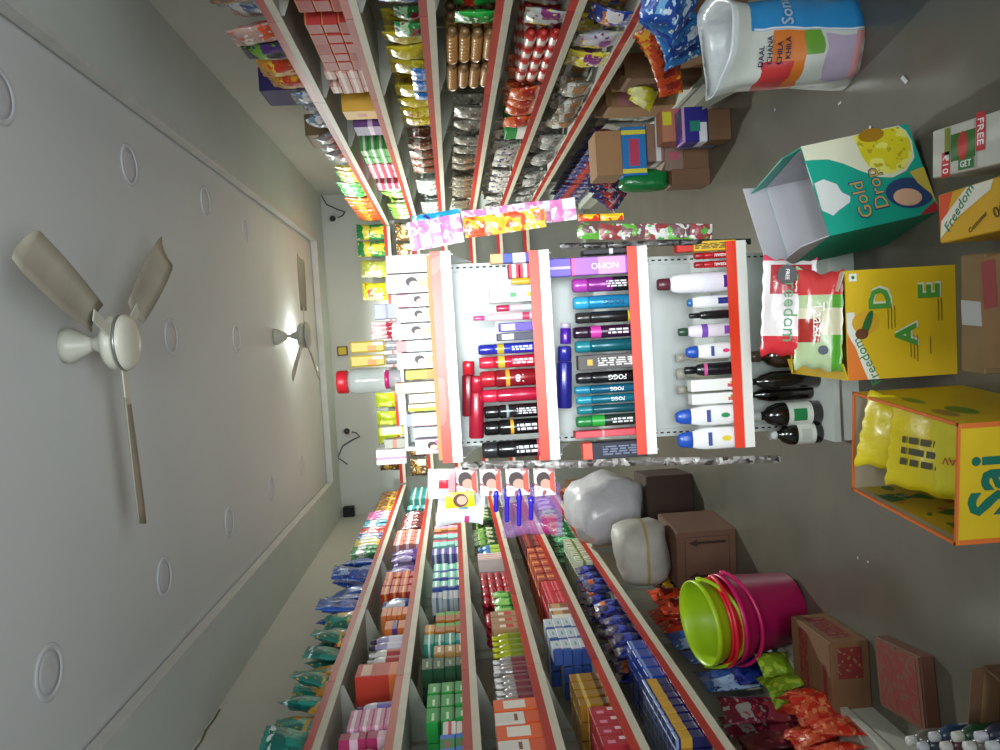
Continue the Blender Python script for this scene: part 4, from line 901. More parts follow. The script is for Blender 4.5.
# --- things hanging on the rack sides
def m_strip(w, cells, ch, t, mats, seed=0, sway=.01):
    """sachets joined in a hanging strip, top at z=0"""
    V = []; Fs = []; mi = []; nx, nz = 6, 6
    R = random.Random(seed)
    for c_ in range(cells):
        base = len(V)
        for sd in (-1, 1):
            for j in range(nz+1):
                for i in range(nx+1):
                    u, v = i/nx, j/nz
                    b = (math.sin(PI*u)*math.sin(PI*v))**.6 if 0 < u < 1 and 0 < v < 1 else 0
                    V.append(((u-.5)*w, sd*(t/2*b*(1+.25*math.sin(9*u+c_+5*v))+.0006)+sway*math.sin(c_+v), -(c_+v)*ch))
        W = nx+1; off = W*(nz+1)
        for j in range(nz):
            for i in range(nx):
                a = base+j*W+i
                Fs.append((a, a+W, a+W+1, a+1)); mi.append(c_ % len(mats))
                Fs.append((off+a, off+a+1, off+a+W+1, off+a+W)); mi.append(c_ % len(mats))
    return mesh(V, Fs, mats, mi, True)
def hang(px0, py0, px1, py1, wpx, cells, mats, name, label, dy=-.01, t=.012, seed=0, yaw=0, group=None, cat='sachets'):
    a = pr(px0, py0, y=YG+dy); b = pr(px1, py1, y=YG+dy); L_ = (b-a).length; w = wpx*PXM
    o = obj(name, m_strip(w, cells, L_/cells, t, mats, seed), None, a)
    d = (b-a).normalized()
    o.rotation_euler = (0, math.atan2(-d.x, -d.z), yaw)
    return tag(o, label, cat, group)
pw = [sfoil('#e4dce4', '#d88ab8', rects=(('#d97ab0', ('x', .35, .5)),)), sfoil('#d87ab0', '#ece0ea')]
hang(409, 237, 462, 228, 28, 5, pw, 'sachet_strip', 'pink and white striped sachet strip nearest the ceiling end', dy=-.03, seed=1)
hang(462, 222, 576, 208, 22, 9, pw, 'sachet_strip', 'long pink and white striped sachet strip behind orange sachets', dy=.02, seed=2)
hang(464, 228, 545, 217, 20, 4, [sfoil('#e0a82a', '#d8502a', '#f4e8e0'), sfoil('#e8b83a', '#e8704a', '#f8f0e8')], 'sachet_strip', 'strip of four orange and yellow spice sachets', dy=-.02, seed=3, t=.02)
hang(412, 222, 460, 214, 12, 2, [sfoil('#2a9ac0', '#e8f0f4', '#3a2a90')], 'sachet_strip', 'bright blue packet tucked above the pink strip', dy=.04, seed=4, t=.02)
hang(577, 231, 712, 232, 16, 6, [sfoil('#6a4a4c', '#5a9a3a', '#c8c4c0'), sfoil('#8a3a3c', '#c8c8c4', '#4a9a3a')], 'sachet_strip', 'grey-red sachet strip with green leaves on rack side', dy=.04, seed=5, t=.02)
hang(578, 218, 624, 216, 7, 2, [sfoil('#e0b820', '#c8301c')], 'sachet_strip', 'yellow and red packet end on rack side', dy=.06, seed=6)
hang(560, 246, 752, 241, 6, 8, [sfoil('#2a2628', '#5a5654')], 'sachet_strip', 'dark narrow strip hanging along sack side of the rack', dy=.02, seed=7)
greyf = sfoil('#6a6460', '#a8a4a0', '#3a3432')
hang(462, 466, 782, 459, 8, 14, [greyf], 'sachet_strip', 'long crinkled grey strip hanging along bucket side of the rack', dy=.01, seed=8, t=.016)
# bucket-side hanging sachets
hang(428, 484, 455, 484, 30, 1, [M('#dcdce0', rough=.3, coat=.5, rects=(('#d8283c', ('x', .35, .65), ('z', .25, .6)), ('#e8a8b0', ('z', 0, .25))))], 'sachet', 'white sachet with red round spot', dy=-.01, t=.02)
for k, (x0, x1) in enumerate(((456, 478), (480, 502), (506, 530), (534, 556))):
    e2 = empty('sachet', pr(x0, 482, y=YG+.02), label=['glossy portrait sachet beside the red spot sachet', 'glossy portrait sachet, second in its row', 'glossy portrait sachet, third in its row', 'glossy portrait sachet, last in its row'][k], cat='sachets', group='hanging portrait sachets')
    w_ = 30*PXM; h_ = (x1-x0)*PXM
    obj('sachet_body', m_strip(w_, 1, h_, .012, [sfoil('#d8d4d8', '#f0f0f0', '#a86a6a')], k), e2)
    patch(e2, ell(.008, -h_*.42, w_*.26, h_*.32, 14), M('#3a2224'), 'portrait_hair', at=-.009); patch(e2, ell(-.008, -h_*.52, w_*.17, h_*.24, 14), M('#d89a88'), 'portrait_face', at=-.0096); patch(e2, [(-w_*.42, -h_*.94), (w_*.4, -h_*.94), (w_*.2, -h_*.72), (-w_*.25, -h_*.72)], M('#c8503a'), 'portrait_dress', at=-.0102)
e2 = empty('sachet', pr(445, 501, y=YG-.02), label='yellow sachet with small portrait below red spot', cat='sachets')
obj('sachet_body', m_strip(.055, 1, .105, .01, [M('#e0dc1c', rough=.35, coat=.3)], 3), e2); patch(e2, ell(0, -.055, .024, .026), M('#5a2a20'), 'portrait_hair', at=-.008); patch(e2, ell(0, -.06, .016, .018), M('#e0a890'), 'portrait_face', at=-.0086)
e2 = empty('paper_card', pr(437, 512, y=YG+.03), (0, .15, .1), label='curling white paper card with small coloured print', cat='paper')
V = []; 
for j in range(9):
    for i in range(5):
        u, v = i/4, j/8; V.append(((u-.5)*.12+.03*math.sin(v*2), .03*math.sin(v*3)+.01*u, -v*.17))
me = mesh(V, [(j*5+i, j*5+i+1, (j+1)*5+i+1, (j+1)*5+i) for j in range(8) for i in range(4)], M('#dcdce4', rects=(('#3a8ac0', ('x', .5, .8), ('z', .35, .55)), ('#c83a7a', ('x', .15, .35), ('z', .3, .4)))), None, True)
o = obj('card_sheet', me, e2); sd = o.modifiers.new('t', 'SOLIDIFY'); sd.thickness = .001
for k, (x, y0, y1) in enumerate(((496, 490, 512), (507, 488, 522), (519, 487, 526), (531, 496, 520))):
    a = pr(x, y0, y=YG+.03); b = pr(x, y1, y=YG+.03); d_ = (b-a); l_ = d_.length
    me = lathe([(.004, 0), (.010, .004), (.011, l_*.3), (.009, l_*.35), (.009, l_*.95), (.005, l_)], M('#3a2ac0', rough=.25, coat=.4), 14); me.transform(d_.to_track_quat('Z', 'Y').to_matrix().to_4x4())
    tag(obj('razor', me, None, a), 'violet-blue plastic razor handle in the hanging pack', 'razor', 'violet razors hanging on rack')
o = tag(obj('hanging_bag', m_pouch(.20, .22, .03, M('#a878b8', alpha=.35, rough=.1, coat=.6, rects=(('#d83a90', ('z', .1, .35), ('x', .0, .4)),), bump=.4, bscale=20), 5), None, pr(562, 508, y=YG+.08)), 'clear purple-tinted plastic bag around the razors', 'bag')

# ------------------------------------------------------------------ cartons in the middle of the floor
def open_carton(name, loc, rot, w, d, h, mat, inner, label, cat='carton', t=.006, flaps=(), edge=None, tilt=None):
    e = empty(name, loc, rot, label, cat)
    bm = bmesh.new()
    addbox(bm, -w/2, w/2, -d/2, -d/2+t, 0, h); addbox(bm, -w/2, w/2, d/2-t, d/2, 0, h)
    addbox(bm, -w/2, -w/2+t, -d/2+t, d/2-t, 0, h); addbox(bm, w/2-t, w/2, -d/2+t, d/2-t, 0, h)
    addbox(bm, -w/2+t, w/2-t, -d/2+t, d/2-t, 0, t)
    obj('carton_body', bm2me(bm, mat), e)
    bm = bmesh.new(); g = t+.0006
    for a in ((-w/2+t, w/2-t, -d/2+t, -d/2+g), (-w/2+t, w/2-t, d/2-g, d/2-t), (-w/2+t, -w/2+g, -d/2+t, d/2-t), (w/2-g, w/2-t, -d/2+t, d/2-t)): addbox(bm, a[0], a[1], a[2], a[3], t, h-.0005)
    obj('lining', bm2me(bm, inner), e)
    if edge:
        bm = bmesh.new(); q = .004
        for a in ((-w/2-.001, w/2+.001, -d/2-.001, -d/2+t+.001), (-w/2-.001, w/2+.001, d/2-t-.001, d/2+.001), (-w/2-.001, -w/2+t+.001, -d/2, d/2), (w/2-t-.001, w/2+.001, -d/2, d/2)): addbox(bm, a[0], a[1], a[2], a[3], h-.002, h+.004)
        obj('edge_band', bm2me(bm, edge), e)
    for sd, ln, ang, fm in flaps:      # hinged on the rim; ang 0 = straight up, positive = outward
        ww = w if sd in 'fb' else d
        me = boxat(-ww/2+.003, ww/2-.003, -t/2, t/2, 0, ln, [fm[0]], 0) if 0 else boxat(-ww/2+.003, ww/2-.003, -t/4, t/4, 0, ln, fm)
        R_ = {'f': 0, 'b': PI, 'r': PI/2, 'l': -PI/2}[sd]
        pos = {'f': (0, -d/2+t/2, h), 'b': (0, d/2-t/2, h), 'r': (w/2-t/2, 0, h), 'l': (-w/2+t/2, 0, h)}[sd]
        me.transform(Matrix.Rotation(R_, 4, 'Z') @ Matrix.Rotation(ang, 4, 'X'))
        obj('flap', me, e, pos)
    return e
gr = M('#0fa088', rough=.45, tint=.08)
wi = M('#c4c2c8', rough=.6)
kin = M('#8a6a4a', rough=.8)
def flapmat(a): return a
# green oil carton (leans)
A = pr(922, 178, y=2.52)
ge = open_carton('oil_carton', (A.x-.02, 2.55, .02), (0, -.17, .22), .295, .30, .355, gr, wi, 'open teal green carton with lemon picture, leaning by the silver sack aisle',
    flaps=(('b', .10, -.35, wi), ('l', .10, .15, wi), ('r', .07, -.3, gr)))
w, d, h = .295, .30, .355
def G(u, v): return ((u-.5)*w, v*h)    # u 0..1 to the right, v 0..1 up
f_ = -d/2-.0005
sw = [G(1, .02), G(1, 1)]
curve = [G(1, 1), G(.84, 1), G(.83, .93), (G(.8, .8)), G(.72, .68), G(.6, .55), G(.5, .42), G(.46, .3), G(.5, .16), G(.62, .05), G(.8, .02), G(.93, .04), G(1, .09)]
patch(ge, curve, M('#dfe0c4', rough=.5), 'sunflower_print', at=f_)
patch(ge, [G(.99, .1), G(.93, .06), G(.8, .04), G(.64, .07), G(.53, .17), G(.5, .3), G(.56, .45), G(.75, .5), G(.99, .52)], M('#d8cc1c', rough=.5, blobs=(('#e8e46a', 22, .55), ('#b8a81c', 40, .62))), 'sunflower_petals', at=f_-.0007)
patch(ge, ell(*G(.96, .36), .022, .042), M('#a87a14'), 'flower_heart', at=f_-.0013)
patch(ge, [G(.0+.28, 1), G(.58, .99), G(.6, .9), G(.52, .8), G(.42, .78), G(.36, .72), G(.3, .74), G(.24, .86), G(.2, .92)], M('#d8dcda'), 'torn_patch', at=f_-.0007)
letter(ge, 'Gold', .062, M('#2a3a80'), (G(.30, .62)[0], f_-.001, G(0, .63)[1]), 0, bold=.03)
letter(ge, 'Gold', .060, M('#c8a858'), (G(.30, .62)[0], f_-.0022, G(0, .63)[1]), 0)
letter(ge, 'Drop', .062, M('#2a3a80'), (G(.38, .62)[0], f_-.001, G(0, .47)[1]), 0, bold=.03)
letter(ge, 'Drop', .060, M('#c8a858'), (G(.38, .62)[0], f_-.0022, G(0, .47)[1]), 0)
patch(ge, ell(*G(.26, .2), .05, .075, rot=-.2), M('#2a4470'), 'veil_print', at=f_-.0007)
patch(ge, ell(*G(.22, .23), .028, .045, rot=-.2), M('#dcb090'), 'portrait_face', at=f_-.0013)
patch(ge, [G(.03, .0), G(.5, .0), G(.48, .14), G(.34, .1), G(.2, .02)], M('#c8b44a'), 'portrait_shawl', at=f_-.0019)
patch(ge, [G(.0, .0), G(.0, .18), G(.06, .1), G(.12, 0)], M('#a82a30'), 'printed_corner', at=f_-.0019)
# yellow oil carton with scattered letters
A = pr(958, 318, y=2.30)
yel = M('#dcb81a', rough=.45, tint=.08)
yw, yd, yh = .325, .40, .335
ye = open_carton('oil_carton', (A.x, 2.30+yd/2, 0), (0, 0, -.02), yw, yd, yh, yel, M('#b8902a', rough=.7), 'yellow oil carton with green letters D, A and E', flaps=(('b', .06, -1.2, yel), ('l', .05, -1.3, yel), ('r', .06, -1.2, M('#c8c4b0')),))
def Y(u, v): return ((u-.5)*yw, v*yh)
f_ = -yd/2-.0005
gl = M('#4f9a3c', rough=.5); gs = M('#d8e0c4', rough=.5)
for ch, u, v in (('D', .73, .69), ('E', .77, .24), ('A', .39, .46)):
    letter(ye, ch, .088, gs, (Y(u, v)[0]+.004, f_-.0004, Y(u, v)[1]-.004), 0, bold=.06)
    letter(ye, ch, .088, gl, (Y(u, v)[0], f_-.0018, Y(u, v)[1]), 0, bold=.035)
patch(ye, [Y(.62, 1), Y(.62, .93), Y(.4, .9), Y(0, .72), Y(0, .82), Y(.45, 1)][::-1], M('#e6e6dc'), 'white_band_print', at=f_)
patch(ye, [Y(0, .83), Y(.3, .93), Y(.42, 1), Y(0, 1)], M('#e07a2a'), 'orange_corner_print', at=f_-.0006)
letter(ye, 'Freedom', .042, M('#2f8a4a'), (Y(.17, .84)[0], f_-.0014, Y(0, .83)[1]), .42)
patch(ye, ell(*Y(.52, .83), .034, .042), M('#d8a82a'), 'sun_print', at=f_-.0006)
patch(ye, ell(*Y(.5, .82), .012, .045, rot=1.2), M('#2a6a34'), 'leaf_print', at=f_-.0012)
patch(ye, ell(*Y(.42, .87), .016, .02), M('#6a4020'), 'seed_print', at=f_-.0018)
patch(ye, [Y(.9, .9), Y(.97, .9), Y(.97, .97), Y(.9, .97)], M('#e8f0e4'), 'food_mark', at=f_-.0006); patch(ye, ell(*Y(.935, .935), .005, .005), M('#1f7a3a'), 'food_mark_dot', at=f_-.0012)
for i, (u0, u1, v) in enumerate(((.45, .68, .62), (.45, .68, .59), (.46, .66, .56), (.18, .36, .42), (.16, .38, .39), (.14, .38, .36), (.5, .7, .16), (.5, .7, .13), (.2, .36, .24))):
    patch(ye, [Y(v+.0, 0), Y(v, 0)] if 0 else [Y(u0, v), Y(u1, v), Y(u1, v+.008), Y(u0, v+.008)], M('#7a6418'), 'fine_print', at=f_-.0006)
# oil pouches lying on the yellow carton
def oilpouch(px, py, zc, w, h, mat, label, rot, txt, tsz, tcol, tang=0):
    A = pr(px, py, z=zc)
    e = empty('oil_pouch', A, rot, label, 'packet')
    obj('pouch_body', m_pouch(w, h, .05, mat, 11, 12, 16), e, (0, 0, -h/2))
    me = text_me(txt, tsz, M(tcol)); me.transform(Matrix.Rotation(PI/2, 4, 'X') @ Matrix.Rotation(tang, 4, 'Z'))
    for v in me.vertices:
        x = v.co.x/(w/2); z = v.co.z/(h/2); v.co.y -= .030*max(0, 1-x*x)**.4*max(0, 1-z*z)**.3+.009
    obj('lettering', me, e)
    return e
e2 = oilpouch(789, 308, .46, .31, .155, M('#e0dcdc', rough=.22, coat=.6, bump=.4, bscale=14, rects=(('#c82a34', ('x', 0, .22)), ('#e0d8d8', ('x', .22, .62)), ('#a8303a', ('x', .62, .9), ('z', .1, .85)), ('#e04a6a', ('x', .94, 1)))), 'white and red oil pouch lying across the yellow carton', (-.35, .08, .0), 'Freedom', .058, '#4f8a5a', PI)
patch(e2, ell(.10, .01, .03, .028), M('#1a1a1a'), 'black_badge', at=-.036); letter(e2, 'FREE', .016, wt, (.10, -.0375, .01), PI)
e2 = oilpouch(819, 320, .395, .31, .135, M('#b4c89a', rough=.22, coat=.6, bump=.4, bscale=14, rects=(('#5aa83a', ('z', 0, .22)), ('#c83a3a', ('x', .72, .96)), ('#d8d4b4', ('x', .35, .6)), ('#a8281f', ('x', .28, .5), ('z', .45, 1)))), 'green and white oil pouch leaning against the yellow carton rim', (-.5, .06, .0), 'Taaza', .045, '#f0e8e0', PI)
patch(e2, ell(-.09, -.015, .014, .014), M('#2a3a4a'), 'round_badge', at=-.034)
# FREE carton and small yellow carton: low, print on the lid
def lidbox(c4, z, mat, label, name):
    P = [pr(a, b, z=z) for a, b in c4]      # far-left, far-right, near-right, near-left (world)
    c = sum(P, Vector())/4; w = ((P[1]-P[0]).length+(P[2]-P[3]).length)/2; d = ((P[3]-P[0]).length+(P[2]-P[1]).length)/2
    v = (P[1]-P[0])+(P[2]-P[3]); yaw = math.atan2(v.y, v.x)
    e = empty(name, (c.x, c.y, 0), (0, 0, yaw), label, 'carton')
    obj('carton_body', m_box(w, d, z, mat, .003), e)
    return e, w, d
fm = M('#c4c6bc', rough=.5)
fe, fw, fd = lidbox([(931, 188), (934, 135), (1022, 98), (1025, 146)], .27, fm, 'white offer carton with green tea picture and red FREE tag', 'offer_carton')
T_ = .2705
def U(u, v): return ((u-.5)*fw, (v-.5)*fd)     # u to the right, v away from the viewer
patch(fe, [U(.02, .46), U(.98, .46), U(.98, .5), U(.02, .5)], M('#a8a898'), 'tape_print', face='top', at=T_)
patch(fe, [U(.25, .48), U(.8, .48), U(.8, .76), U(.25, .76)], M('#2f6a24'), 'green_print', face='top', at=T_+.0006)
patch(fe, ell(*U(.52, .62), .034, .018), M('#b8302c'), 'red_oval_print', face='top', at=T_+.0012)
for (u, v, ww, hh, cc, tt, an) in ((.70, .42, .085, .03, '#c0303a', 'FREE', PI), (.22, .82, .06, .03, '#c0303a', '\u20b910', PI), (.66, .80, .07, .02, '#7a8a2a', '', 0), (.14, .58, .024, .055, '#2a7a3c', 'GET', -PI/2)):
    x, y = U(u, v)
    patch(fe, [(x-ww/2, y-hh/2), (x+ww/2, y-hh/2), (x+ww/2, y+hh/2), (x-ww/2, y+hh/2)], M(cc), 'tag_print', face='top', at=T_+.0018)
    if tt: letter(fe, tt, .03 if tt != 'GET' else .022, wt, (x, y, T_+.0028), an, 'top')
se, sw_, sd_ = lidbox([(940, 243), (938, 196), (1022, 168), (1024, 226)], .25, M('#d0a41a', rough=.45), 'small yellow oil carton with code 040 beside the offer carton', 'oil_carton')
T_ = .2505
def U(u, v): return ((u-.5)*sw_, (v-.5)*sd_)
patch(se, [U(.3, .98), U(.98, .98), U(.98, .8), U(.5, .9)], M('#d8502a'), 'red_print', face='top', at=T_)
patch(se, [U(.1, .98), U(.45, .96), U(.98, .62), U(.98, .3), U(.8, .34), U(.45, .74)], M('#dfe0d0'), 'white_print', face='top', at=T_+.0006)
letter(se, 'Freedom', .038, M('#2f7a5a'), (*U(.62, .72), T_+.0016), -PI/2+.72, 'top')
letter(se, '040', .04, M('#4a3c14'), (*U(.42, .22), T_+.0012), -PI/2+.5, 'top')
letter(se, 'Customer', .018, M('#5a4a14'), (*U(.25, .5), T_+.0012), -PI/2+.5, 'top')
# brown cartons in front of the yellow carton
be, bw, bd = lidbox([(961, 372), (961, 258), (985, 250), (985, 374)], .20, M('#86704c', rough=.75, tint=.15), 'plain brown carton in front of the yellow lettered carton', 'brown_carton')
patch(be, [(-.03, -.05), (.03, -.04), (.035, .045), (-.028, .04)], M('#b0b4b4'), 'paper_sticker', face='top', at=.2005)
be, bw, bd = lidbox([(983, 366), (978, 262), (1040, 240), (1050, 372)], .30, M('#8a6a44', rough=.75, tint=.15), 'brown carton with red square print, cut by the photo edge', 'brown_carton')
patch(be, [(.01, .04), (bw/2-.01, .04), (bw/2-.01, bd/2-.015), (.01, bd/2-.015)], M('#8a2f2a'), 'red_square_print', face='top', at=.3005)
# Sai carton
hz = .33
P1 = pr(957, 424, z=hz); P2 = pr(960, 546, z=hz); P3 = pr(852, 391, z=hz); P4 = pr(855, 491, z=hz)
cx, cy = (P1.x+P2.x+P3.x+P4.x)/4, (P1.y+P2.y+P3.y+P4.y)/4
sw_ = ((P1-P2).length+(P3-P4).length)/2; sd_ = ((P1-P3).length+(P2-P4).length)/2
ya_ = math.atan2(((P1+P2)/2-(P3+P4)/2).x, -(((P1+P2)/2-(P3+P4)/2).y))
sy_ = M('#d8b81c', rough=.45, tint=.12)
sai = open_carton('oil_carton', (cx, cy, 0), (0, 0, ya_), sw_, sd_, hz, sy_, M('#a89c84', rough=.7), 'open yellow carton with dark green Sai lettering', edge=M('#d8702c', rough=.5))
f_ = -sd_/2-.0008
letter(sai, 'Sai', .135, M('#0f6a54', rough=.5), (-.005, f_, hz-.08), 0, bold=.03)
letter(sai, 'Gold', .07, M('#0f6a54', rough=.5), (.02, f_, hz-.20), 0, bold=.02)
patch(sai, [(-sw_/2, hz-.004), (-sw_/2+.012, hz-.004), (-sw_/2+.012, 0), (-sw_/2, 0)], M('#d8702c'), 'orange_border_print', at=f_)
patch(sai, [(sw_/2-.012, hz-.004), (sw_/2, hz-.004), (sw_/2, 0), (sw_/2-.012, 0)], M('#d8702c'), 'orange_border_print', at=f_)
r_ = sw_/2+.0008
patch(sai, ell(-.10, hz-.10, .055, .03, 12), M('#6a8a24'), 'leaf_print', at=r_, face='right'); patch(sai, ell(.06, hz-.07, .05, .018, 12), M('#6a8a24'), 'leaf_print', at=r_, face='right')
patch(sai, ell(-.12, hz-.045, .05, .02, 12), M('#9a7a3c'), 'nut_print', at=r_, face='right')
# inner left wall printed
l_ = -sw_/2+.0076
patch(sai, [(-sd_/2+.01, hz-.02), (sd_/2-.01, hz-.02), (sd_/2-.01, .05), (-sd_/2+.01, .05)], M('#b89a20', rough=.5, blobs=(('#3a6a24', 14, .6), ('#b8602a', 18, .66))), 'inside_print', at=l_, face='right')
letter(sai, 'Sai', .07, M('#0f5a48'), (l_+.002, sd_/2-.12, hz-.06), PI/2, 'right')
# yellow packs inside
packm = M('#d8c41a', rough=.35, coat=.3, bump=.6, bscale=12, tint=.2)
def inpack(x, y, z, w, h, rot, label, mat, txt=None, sz=.03, tc='#3a3410', ang=0):
    e = empty('oil_packet', Matrix.Rotation(ya_, 4, 'Z') @ Vector((x, y, 0)) + Vector((cx, cy, z)), (rot[0], rot[1], rot[2]+ya_), label, 'packet')
    obj('packet_body', m_pouch(w, h, .045, mat, int(abs(x)*1000)+3, 12, 14), e, (0, 0, -h/2))
    if txt:
        for k, t_ in enumerate(txt):
            if t_ == '~': bars(e, -.05, .04, -.07, .07, 3, M(tc), lambda x, z: -.0255, 4); continue
            me = text_me(t_, sz, M(tc)); me.transform(Matrix.Rotation(PI/2, 4, 'X') @ Matrix.Rotation(ang, 4, 'Z') @ Matrix.Translation((0, -k*sz*1.2, 0)))
            for v in me.vertices: v.co.y -= .026
            obj('lettering', me, e)
inpack(.04, .12, .27, .22, .18, (-.5, .2, 0), 'crumpled yellow packet at the far end inside the open yellow carton', packm)
inpack(.015, .01, .235, .24, .22, (-.9, .1, 0), 'yellow packet with upside-down black writing inside the open carton', packm, ['~'], .026, '#3a3410', PI)
inpack(.02, -.125, .21, .22, .19, (-1.0, -.05, 0), 'yellow packet with red ring and writing near the carton front', M('#ccc42a', rough=.35, coat=.3, rects=(('#c0302c', ('z', .05, .2)),)), ['ANUBHAV'], .028, '#a82a24', PI/2)

# ------------------------------------------------------------------ sack by the sack-side shelf
A = pr(862, 22, z=0)
SX, SY = A.x-.03, A.y+.12
e2 = empty('grain_sack', (SX, SY, 0), (0, 0, -.05), 'open white-lined grain sack with printed vegetables and blue band', 'sack')
n = 40; rows = 16
def sackring(v, k, inner=False):
    a = 2*PI*k/n
    hw, hd = .155-.01*v, .13-.01*v
    if v > .85: hw += .02*(v-.85)/.15; hd += .03*(v-.85)/.15
    s = 1+.03*math.sin(3*a+5*v)+.02*math.sin(7*a+9*v)
    x = math.copysign(abs(math.cos(a))**.8, math.cos(a))*hw*s; y = math.copysign(abs(math.sin(a))**.8, math.sin(a))*hd*s
    if inner: x *= .97; y *= .97
    return (x-.0*v, y, v*.47+(.02*math.sin(2*a+1)*v))
V = [sackring(j/rows, k) for j in range(rows+1) for k in range(n)]
Fs = [(j*n+k, j*n+(k+1) % n, (j+1)*n+(k+1) % n, (j+1)*n+k) for j in range(rows) for k in range(n)] + [tuple(range(n-1, -1, -1))]
sm = M('#cfd2ca', rough=.35, coat=.4, bump=.25, bscale=10, rects=(('#2a8ac8', ('x', .55, 1), ('z', 0, .82)), ('#e0e8ec', ('x', .555, .575), ('z', 0, .8)), ('#d8782a', ('x', .0, .54), ('z', .42, .66)), ('#c83a3c', ('x', .0, .25), ('z', .50, .74)), ('#6aa034', ('x', .3, .54), ('z', .30, .42)), ('#b8a8c0', ('x', .1, .5), ('z', .06, .28)), ('#d89a9a', ('x', .1, .54), ('z', .0, .06))), blobs=(), warp=.16)
obj('sack_body', mesh(V, Fs, sm, None, True), e2)
V2 = []
for j in range(12):
    t_ = j/11
    for k in range(n):
        if t_ < .25: q_ = sackring(1, k); f2 = 1+.06*math.sin(PI*t_/.5); V2.append((q_[0]*f2, q_[1]*f2, q_[2]+.03*math.sin(t_*PI/.25*.5)))
        else:
            v = 1-(t_-.25)*.5; q_ = sackring(v, k, True); V2.append((q_[0]*.94, q_[1]*.94, q_[2]))
base = len(V2)
F2 = [(j*n+k, (j+1)*n+k, (j+1)*n+(k+1) % n, j*n+(k+1) % n) for j in range(11) for k in range(n)]+[tuple(11*n+k for k in range(n))]
obj('sack_lining', mesh(V2, F2, M('#d4dadc', rough=.3, coat=.3, bump=.5, bscale=12), None, True), e2)
def stext(t_, sz, x, z, ang, c_):
    me = text_me(t_, sz, M(c_), bold=.02); me.transform(Matrix.Rotation(PI/2, 4, 'X') @ Matrix.Rotation(ang, 4, 'Z')); me.transform(Matrix.Translation((x, 0, z)))
    for v in me.vertices:
        u = min(.98, abs(v.co.x)/.15); v.co.y = -.129*(1-u**2.5)**.4-.006
    obj('lettering', me, e2)
for t_, x, z in (('DAAL', -.07, .365), ('CHANA', -.05, .335), ('CHILA', -.06, .30), ('KHILA', -.045, .27)): stext(t_, .026, x, z, 0, '#2a2a5a')
stext('Sona', .06, .09, .27, 0, '#d8e8f4')

# ------------------------------------------------------------------ things along the sack-side shelf foot
def at_box(name, cat, label, x0, x1, y0, y1, mat, Yd, d=.2, z=None, rot=0, group=None, closed=True):
    """carton whose face spans the picture rectangle x0..x1 (down), y0..y1 at depth Yd"""
    p = pr(x1, (y0+y1)/2, y=Yd); q = pr(x0, (y0+y1)/2, y=Yd); w = abs(pr(x1, y0, y=Yd).x-pr(x1, y1, y=Yd).x)
    zz = max(0.0, p.z) if z is None else z
    if closed: return closed_carton(name, (p.x, Yd+d/2, zz), (0, 0, rot), w, d, q.z-zz-.006, mat, label, cat)
    o = obj(name, m_box(w, d, q.z-zz, mat, .003), None, (p.x, Yd+d/2, zz), (0, 0, rot)); return tag(o, label, cat, group)
kraft = M(KRAFT, rough=.8, tint=.18, nscale=5)
kraft2 = M('#7a5a40', rough=.8, tint=.2, nscale=5)
def zb(px, py, Yd): return pr(px, py, y=Yd).z
YP = 4.45
Z1 = zb(622, 152, YP); Z2 = zb(647, 150, YP); Z3 = zb(664, 150, YP); Z4 = zb(682, 150, YP)
at_box('brown_carton', 'carton', 'wide brown carton lying under the whole small pile', 683, 707, 143, 172, kraft2, YP, .24, z=0, closed=False)
at_box('biscuit_carton', 'box', 'dull brown carton with picture panel below the striped one', 665, 683, 143, 170, M('#8a7264', rough=.6, rects=(('#b0586a', ('x', .4, .7), ('z', .2, .8)),)), YP, .2, z=zb(683, 150, YP), closed=False)
at_box('biscuit_carton', 'box', 'brown and white striped carton under the blue box', 647, 664.5, 123, 161, M('#8a6a5c', rough=.5, rects=(('#d0d0d4', ('z', .2, .5)),)), YP, .16, z=zb(664.5, 150, YP), closed=False)
at_box('toy_box', 'box', 'bright blue box with yellow stars and red writing band', 622, 646, 126, 175, M('#1f74b8', rough=.4, rects=(('#b83a5a', ('z', .3, .7), ('x', .2, .75)), ('#d8d03a', ('x', .05, .14)), ('#d8d03a', ('x', .84, .93)))), YP, .12, z=zb(646.5, 150, YP), closed=False)
at_box('brown_carton', 'carton', 'closed plain brown carton beside the blue picture box', 596, 621, 130, 175, kraft, YP, .22, z=Z1, closed=False)
at_box('snack_carton', 'box', 'orange and pink carton with yellow square beside purple box', 662, 681, 108, 141, M('#b87a5a', rough=.5, rects=(('#d8d02a', ('x', .5, .9), ('z', .5, .95)), ('#c86a7a', ('z', .1, .4)))), 4.25, .12, z=zb(681.5, 125, 4.25), closed=False)
at_box('snack_carton', 'box', 'blue and orange carton below the yellow square carton', 682, 716, 113, 142, M('#7a84a8', rough=.5, rects=(('#d07a3a', ('x', .1, .5)),)), 4.25, .14, z=0, closed=False)
at_box('milk_carton', 'box', 'purple carton with white splash and green label on the floor', 682, 708, 106, 141, M('#2f2a8a', rough=.4, rects=(('#e8e8f0', ('x', .0, .55), ('z', .05, .35)), ('#2a8a7a', ('z', .3, .7), ('x', .3, .6)), ('#c89ac0', ('z', .9, 1)))), 4.08, .12, z=zb(708, 124, 4.08), closed=False)
at_box('brown_carton', 'carton', 'flat brown carton holding up the purple carton', 708.5, 730, 108, 139, kraft2, 4.08, .12, z=0, closed=False)
